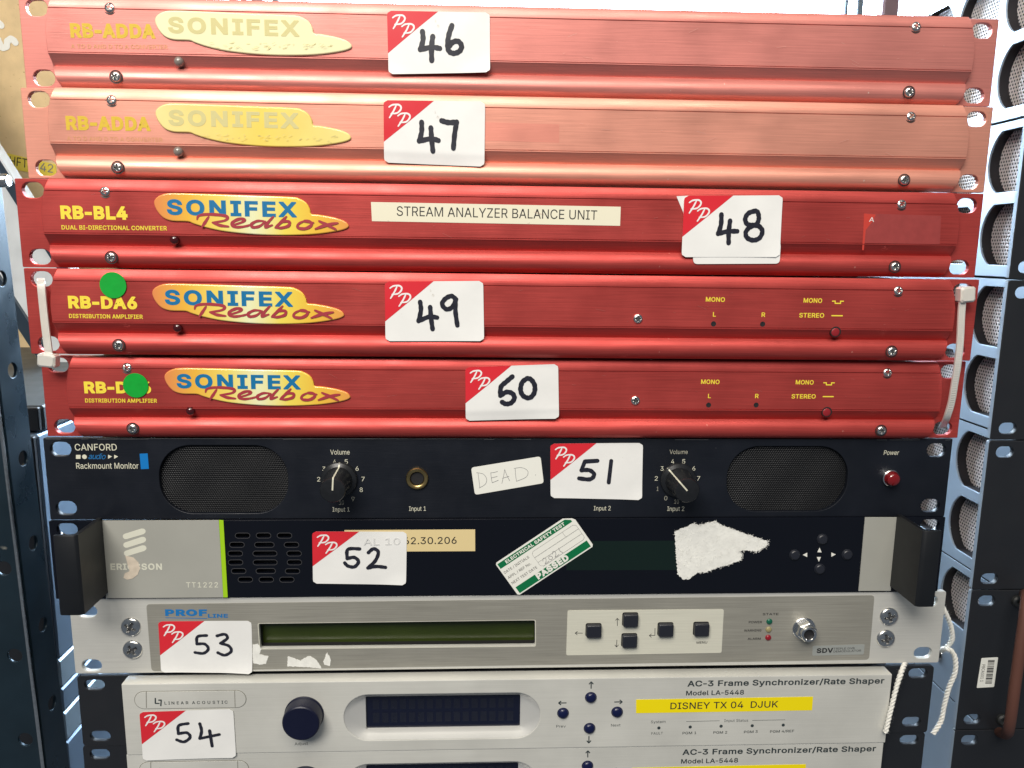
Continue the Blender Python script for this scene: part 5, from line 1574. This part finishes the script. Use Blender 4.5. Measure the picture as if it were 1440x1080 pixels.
for o_, rr_ in ((1.2, 5.7), (5.2, 5.7), (5.7, 5.2)):
    for i in range(6):
        a = math.radians(60 * i + 20)
        V.append(L3(p[0] + rr_ * math.cos(a), p[1] + rr_ * math.sin(a), o_))
for k in range(2):
    for i in range(6):
        F.append((k * 6 + i, k * 6 + (i + 1) % 6, k * 6 + 6 + (i + 1) % 6, k * 6 + 6 + i))
F.append((12, 13, 14, 15, 16, 17))
raw('hex_nut', V, F, 'chrome', cn)
lathe('barrel', [(4.4, 5.7), (4.4, 7.6), (4.1, 8.0), (3.2, 8.0), (2.9, 7.6), (2.8, 6.2), (0.1, 6.0)], p[0], p[1], 'chrome', cn, 36, smooth=30)
lathe('bore', [(3.0, 6.25), (0.1, 6.3)], p[0], p[1], 'black_hole', cn, 24)
sp = plate('type_label', [rquad([(166.9,11.4),(196.9,12.1),(196.8,5.9),(167.1,5.5)], 0.8)], 0.1, 0.02, 0.12, mat('type_label_foil', (0.40, 0.42, 0.40), 0.3, 0.4), t)
text('SDV', *[(169.4,7.1),(178.9,7.3)], 2.9, 0.3, 'ink', sp, bold=0.03)
text('TRIPLE DVB', *[(179.1,9.0),(191.2,9.2)], 1.2, 0.3, 'ink', sp)
text('DEMODULATOR', *[(179.2,7.3),(195.1,7.7)], 1.2, 0.3, 'ink', sp)


# ------------------------------------------------------------------ two silver synchroniser units with black ears
def sync_unit(u, label, first):
    H = u[5]
    t = thing('synchroniser_rack_unit', u, label, 'rack unit', 'silver synchroniser units')
    sl4 = [(-232.2,37.0), (-231.5,6.0), (232.0,37.7), (231.3,7.1)]
    plate('ear_plate', [rr(-W, 0, W, H, 2.0, 3)] + [slot(*p, 11.0, 6.0) for p in sl4], 2.5, 0.3, -2.5, 'black_sheet', t)
    box('chassis', -0.2155, 0.2155, 0.0026, 0.230, 0.0006, H * .001 - 0.0006, 'chassis', t, 0.0006)
    PR = 9.0
    xl = ((-213.6,43.0)[0] + (-213.3,-0.7)[0]) / 2
    xr = ((212.1,42.7)[0] + (211.2,0.3)[0]) / 2
    ztop, zbot = H + 0.2, 0.1
    o0, o1 = [(-94.9,21.6),(13.3,20.1)]
    p0, p1 = [(-40.9,34.3),(-42.2,6.9)]
    pill = (o0[0], p1[1], o1[0], p0[1])
    i0, i1 = [(-83.7,30.2),(2.5,10.1)]
    inner = (i0[0], i1[1], i1[0], i0[1])
    n = 12
    rp = (pill[3] - pill[1]) / 2 - .01
    outer_l = rr(*pill, rp, n)
    inner_l = rr(*inner, 1.0, n)
    body = plate('front_body', [rr(xl, zbot, xr, ztop, 0.5, 2), outer_l], PR, 0.5, 0.0, 'silver_body', t)
    V = [L3(x, z, PR - .45) for x, z in outer_l]
    mid = [((a[0] * .45 + b_[0] * .55), (a[1] * .45 + b_[1] * .55)) for a, b_ in zip(outer_l, inner_l)]
    V += [L3(x, z, PR - 3.4) for x, z in mid] + [L3(x, z, PR - 5.2) for x, z in inner_l] + [L3(x, z, PR - 7.2) for x, z in inner_l]
    m_ = len(outer_l)
    F = []
    for k in range(3):
        for i in range(m_):
            j_ = (i + 1) % m_
            F.append((k * m_ + i, (k + 1) * m_ + i, (k + 1) * m_ + j_, k * m_ + j_))
    raw('display_recess', V, F, 'silver_recess', t, 40)
    dz = (inner[3] - inner[1])
    gd = plate('display_window', [inner_l], 0.5, 0.0, PR - 7.2, 'vfd', t)
    nx = 16
    cw = (inner[2] - inner[0] - 6) / nx
    V, F = [], []
    for i in range(nx):
        x0_ = inner[0] + 3 + i * cw
        for z0_, z1_ in ((inner[1] + dz * .16, inner[1] + dz * .46), (inner[1] + dz * .56, inner[1] + dz * .86)):
            V += [L3(x0_ + cw * .15, z0_, PR - 6.65), L3(x0_ + cw * .85, z0_, PR - 6.65), L3(x0_ + cw * .85, z1_, PR - 6.65), L3(x0_ + cw * .15, z1_, PR - 6.65)]
            F.append((len(V) - 4, len(V) - 3, len(V) - 2, len(V) - 1))
    raw('display_cells', V, F, 'vfd_cell', gd)
    op = PR + 0.05
    # engraved maker's plate
    g0, g1 = [(-207.2,33.3),(-147.2,33.0)]
    ga, gb = [(-176.6,38.3),(-177.2,27.7)]
    out_l = slot((g0[0] + g1[0]) / 2, (ga[1] + gb[1]) / 2, g1[0] - g0[0], ga[1] - gb[1], 10)
    in_l = slot((g0[0] + g1[0]) / 2, (ga[1] + gb[1]) / 2, g1[0] - g0[0] - .7, ga[1] - gb[1] - .7, 10)
    mk = plate('maker_plate', [in_l], 0.25, 0.1, PR, 'silver_body', t)
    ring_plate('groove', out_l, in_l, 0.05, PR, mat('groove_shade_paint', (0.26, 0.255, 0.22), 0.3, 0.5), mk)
    strokes('end_line', [[(-200.4,38.1),(-200.9,28.6)], [(-153.3,38.0),(-153.5,28.1)]], 0.45, flat(PR + .28), 'silver_grey', mk, caps=False)
    text('LINEAR ACOUSTIC', *[(-191.1,30.4),(-157.4,30.5)], 1.75, PR + .3, 'text_dark', mk, space=1.5, bold=0.01)
    strokes('maker_mark', [[(-195.8,34.4),(-196.0,31.2)], [(-196.2,31.2),(-193.8,31.1)], [(-194.3,33.1),(-192.5,33.1)], [(-192.7,33.2),(-193.2,29.6)]], 0.7, flat(PR + .3), 'text_dark', mk, caps=False)
    kc = (-116.4,23.3)
    lathe('adjust_knob', [(10.7, PR), (10.7, PR + .8), (10.3, PR + 1.0), (10.2, PR + 7.6), (9.9, PR + 8.6), (9.3, PR + 9.0), (0.2, PR + 9.0)], kc[0], kc[1], 'knob_blue', t, 48, smooth=30)
    text('Adjust', *[(-122.3,4.6),(-115.0,4.8)], 1.7, op, 'text_dark', body)
    for p in [(41.4,31.0),(26.1,21.7),(56.4,21.9),(41.2,12.2)]:
        lathe('round_button', [(3.35, PR - .2), (3.3, PR + .15), (3.0, PR + .2)] + dome(3.0, 1.6, PR + .5), p[0], p[1], 'dome_blue', t, 28)
    for a, b in ([(41.4,36.3),(41.3,40.5)], [(27.9,27.9),(23.4,27.9)], [(54.6,28.0),(59.1,28.1)], [(41.0,7.4),(41.1,3.1)]):
        arrow('arrow_mark', a, b, body, op, 'text_dark', 0.6, 1.5)
    text('Prev', *[(22.5,12.9),(27.8,12.9)], 1.6, op, 'text_dark', body)
    text('Next', *[(53.3,13.0),(58.6,13.1)], 1.6, op, 'text_dark', body)
    text('AC-3 Frame Synchronizer/Rate Shaper', *[(95.3,36.8),(207.4,37.1)], 3.5, op, 'text_dark', body, bold=0.022)
    text('Model LA-5448', *[(94.8,31.4),(127.6,31.5)], 2.85, op, 'text_dark', body, bold=0.016)
    yl = plate('yellow_strip', [[(66.8,29.3),(167.2,29.6),(167.3,21.2),(67.1,21.0)]], 0.12, 0.03, PR, 'yellow_label', t)
    yl['label'] = 'bright yellow printed label strip'
    if first:
        text('DISNEY TX 04  DJUK', *[(86.3,23.2),(147.5,23.4)], 4.0, PR + .16, 'ink', yl, bold=0.007)
    text('System', *[(75.7,14.7),(84.0,14.8)], 1.6, op, 'text_dark', body)
    text('FAULT', *[(76.3,7.6),(82.8,7.7)], 1.5, op, 'text_dark', body)
    text('Input Status', *[(117.4,14.8),(131.1,14.8)], 1.6, op, 'text_dark', body)
    strokes('rule', [[(95.8,15.4),(114.7,15.6)], [(133.4,15.5),(152.3,15.6)]], 0.22, flat(op), 'text_dark', body, caps=False)
    for p in [(80.4,11.7),(98.2,12.0),(115.8,12.2),(133.6,12.2),(151.4,12.3)]:
        lathe('status_light', [(0.95, PR), (0.9, PR + .1), (0.1, PR + .2)], p[0], p[1], 'text_dark', t, 16)
    for s_, (a, b) in (('PGM 1', [(94.0,7.5),(101.9,7.6)]), ('PGM 2', [(111.6,7.6),(119.5,7.6)]), ('PGM 3', [(129.1,7.6),(137.0,7.8)]), ('PGM 4/REF', [(144.1,7.6),(158.0,7.8)])):
        text(s_, a, b, 1.55, op, 'text_dark', body, bold=0.008)
    return t


u54 = sync_unit((0.0028,0.0020,-0.0018,-0.00043,0.00025,42.4), 'silver rack unit with navy knob and yellow strip, sticker 54', True)
lot_sticker(u54, [(-204.7,26.3),(-154.5,27.4),(-154.3,-1.8),(-204.8,-2.8)], 9.5, DIG[54][2], DIG[54][1], DIG[54][0], 54, G % 54)
u55 = sync_unit((0.0022,0.0025,-0.0443,-0.00043,0.00025,42.4), 'silver rack unit cut off by the bottom of the frame, no lot sticker', False)


# ------------------------------------------------------------------ cable ties and rope
def strap(name, ctrl, w, th, mt, parent):
    """nylon strap with ratchet teeth across its face"""
    raw_p = smooth_path(ctrl, 24)
    pts = [raw_p[0]]
    for p in raw_p:
        while (p - pts[-1]).length > 0.00045:
            pts.append(pts[-1] + (p - pts[-1]).normalized() * 0.00045)
    V, F = [], []
    n = len(pts)
    for i, p in enumerate(pts):
        dd = (pts[min(i + 2, n - 1)] - pts[max(i - 2, 0)]).normalized()
        sx = Vector((1, 0.05, 0))
        sx = (sx - dd * sx.dot(dd)).normalized()
        nn = dd.cross(sx).normalized()
        if nn.y > 0:
            nn = -nn
        tooth = (0.92, 1.0, 1.1)[i % 3]
        for a, b_ in ((-1, 1), (-.68, 1.15), (-.62, tooth), (.62, tooth), (.68, 1.15), (1, 1), (1, -1), (-1, -1)):
            V.append(tuple(p + sx * (w / 2 * a) + nn * (th / 2 * b_)))
    for i in range(n - 1):
        for k in range(8):
            l = (k + 1) % 8
            F.append((i * 8 + k, i * 8 + l, i * 8 + 8 + l, i * 8 + 8 + k))
    F.append(tuple(range(8))[::-1])
    F.append(tuple(range((n - 1) * 8, n * 8)))
    return raw(name, V, F, mt, parent, 20)


def cable_tie(label, ctrl, head_at, hw, hh, tilt=0.0):
    e = bpy.data.objects.new('cable_tie', None)
    COL.objects.link(e)
    o = Vector(ctrl[-1])
    e.location = o
    tag(e, label, 'cable tie', 'cable ties holding the red units together')
    strap('strap', [Vector(c) - o for c in ctrl], 0.0036, 0.0010, 'nylon', e)
    h = box('head', -hw / 2, hw / 2, -0.0040, 0.0022, -hh / 2, hh / 2, 'nylon', e, 0.0009)
    h.location = Vector(head_at) - o
    h.rotation_euler = (0, tilt, 0)
    # serrations
    pts = smooth_path([Vector(c) - o for c in ctrl], 8)
    return e


cable_tie('white nylon cable tie on the left ears of units 49 and 50', [(-0.2398,0.0040,0.2567), (-0.2355,-0.0040,0.2564), (-0.2330,-0.0085,0.2538), (-0.2326,-0.0090,0.2406), (-0.2323,-0.0090,0.2283), (-0.2322,-0.0085,0.2205), (-0.2338,-0.0045,0.2145), (-0.2384,0.0060,0.2118)],
          (-0.2327,-0.0075,0.2171), 0.0088, 0.0066, math.radians(6))
cable_tie('white nylon cable tie bowing across the right ears of units 49 and 50', [(0.2380,0.0040,0.2577), (0.2320,-0.0050,0.2570), (0.2290,-0.0105,0.2533), (0.2286,-0.0115,0.2446), (0.2295,-0.0115,0.2299), (0.2299,-0.0110,0.2187), (0.2304,-0.0095,0.2091), (0.2313,-0.0070,0.1972), (0.2318,-0.0035,0.1876), (0.2359,0.0060,0.1807)],
          (0.2300,-0.0100,0.2540), 0.0078, 0.0078, math.radians(-4))


def rope(name, ctrl, r, mt, label, cat):
    pts = smooth_path([Vector(c) for c in ctrl], 14)
    fr = frames(pts)
    V, F = [], []
    n, m = len(pts), 8
    dist = [0.0]
    for a, b_ in zip(pts, pts[1:]):
        dist.append(dist[-1] + (b_ - a).length)
    for s_ in range(3):
        base = len(V)
        for i, p in enumerate(pts):
            a, b_ = fr[i]
            ph = 2 * math.pi * s_ / 3 + dist[i] / (r * 5.2) * 2 * math.pi / 1.0
            wob = 1 + 0.16 * math.sin(i * 0.9 + s_ * 2.1) + 0.10 * math.sin(i * 2.3 + s_)
            c = p + (a * math.cos(ph) + b_ * math.sin(ph)) * r * 0.5 * wob
            for k in range(m):
                t_ = 2 * math.pi * k / m
                V.append(tuple(c + (a * math.cos(t_) + b_ * math.sin(t_)) * r * 0.55 * (1.06 - 0.10 * math.sin(i * 1.7 + k)) - o_rope))
        for i in range(n - 1):
            for k in range(m):
                l = (k + 1) % m
                F.append((base + i * m + k, base + i * m + l, base + (i + 1) * m + l, base + (i + 1) * m + k))
    r5 = random.Random(21)
    for _ in range(2600):                       # loose cotton hairs
        i = r5.randrange(n)
        a, b_ = fr[i]
        ph = r5.uniform(0, 6.28)
        q = pts[i] + (a * math.cos(ph) + b_ * math.sin(ph)) * r * 0.9
        dv = (a * math.cos(ph) + b_ * math.sin(ph)) * r5.uniform(.2, 1.0) * r + Vector((r5.uniform(-1, 1), r5.uniform(-1, 1), r5.uniform(-1, 1))) * r * .7
        sd = dv.cross(Vector((0.3, 0.7, 0.6))).normalized() * 0.00006
        b0 = len(V)
        V += [tuple(q + sd - o_rope), tuple(q - sd - o_rope), tuple(q + dv - o_rope)]
        F.append((b0, b0 + 1, b0 + 2))
    o = raw(name, V, F, mt, None, 60)
    o.location = o_rope
    return tag(o, label, cat)


o_rope = Vector((0.2155,-0.0040,0.0030))
rope('cotton_rope', [(0.2123,-0.0095,0.0067), (0.2145,-0.0085,0.0193), (0.2182,-0.0065,0.0346), (0.2232,-0.0020,0.0424), (0.2353,0.0120,0.0447), (0.2426,0.0160,0.0582), (0.2447,0.0120,0.0735), (0.2425,0.0040,0.0808), (0.2456,0.0020,0.0757),
                     (0.2523,0.0040,0.0642), (0.2550,0.0060,0.0544), (0.2544,0.0100,0.0469), (0.2528,0.0120,0.0449), (0.2517,0.0040,0.0502), (0.2557,0.0030,0.0463), (0.2573,0.0030,0.0360), (0.2553,0.0040,0.0252), (0.2545,0.0050,0.0146), (0.2538,0.0050,0.0046), (0.2490,0.0040,-0.0039)],
     0.00135, 'rope', 'white cotton rope looped around the right ear of unit 53', 'rope')
bpy.context.view_layer.update()
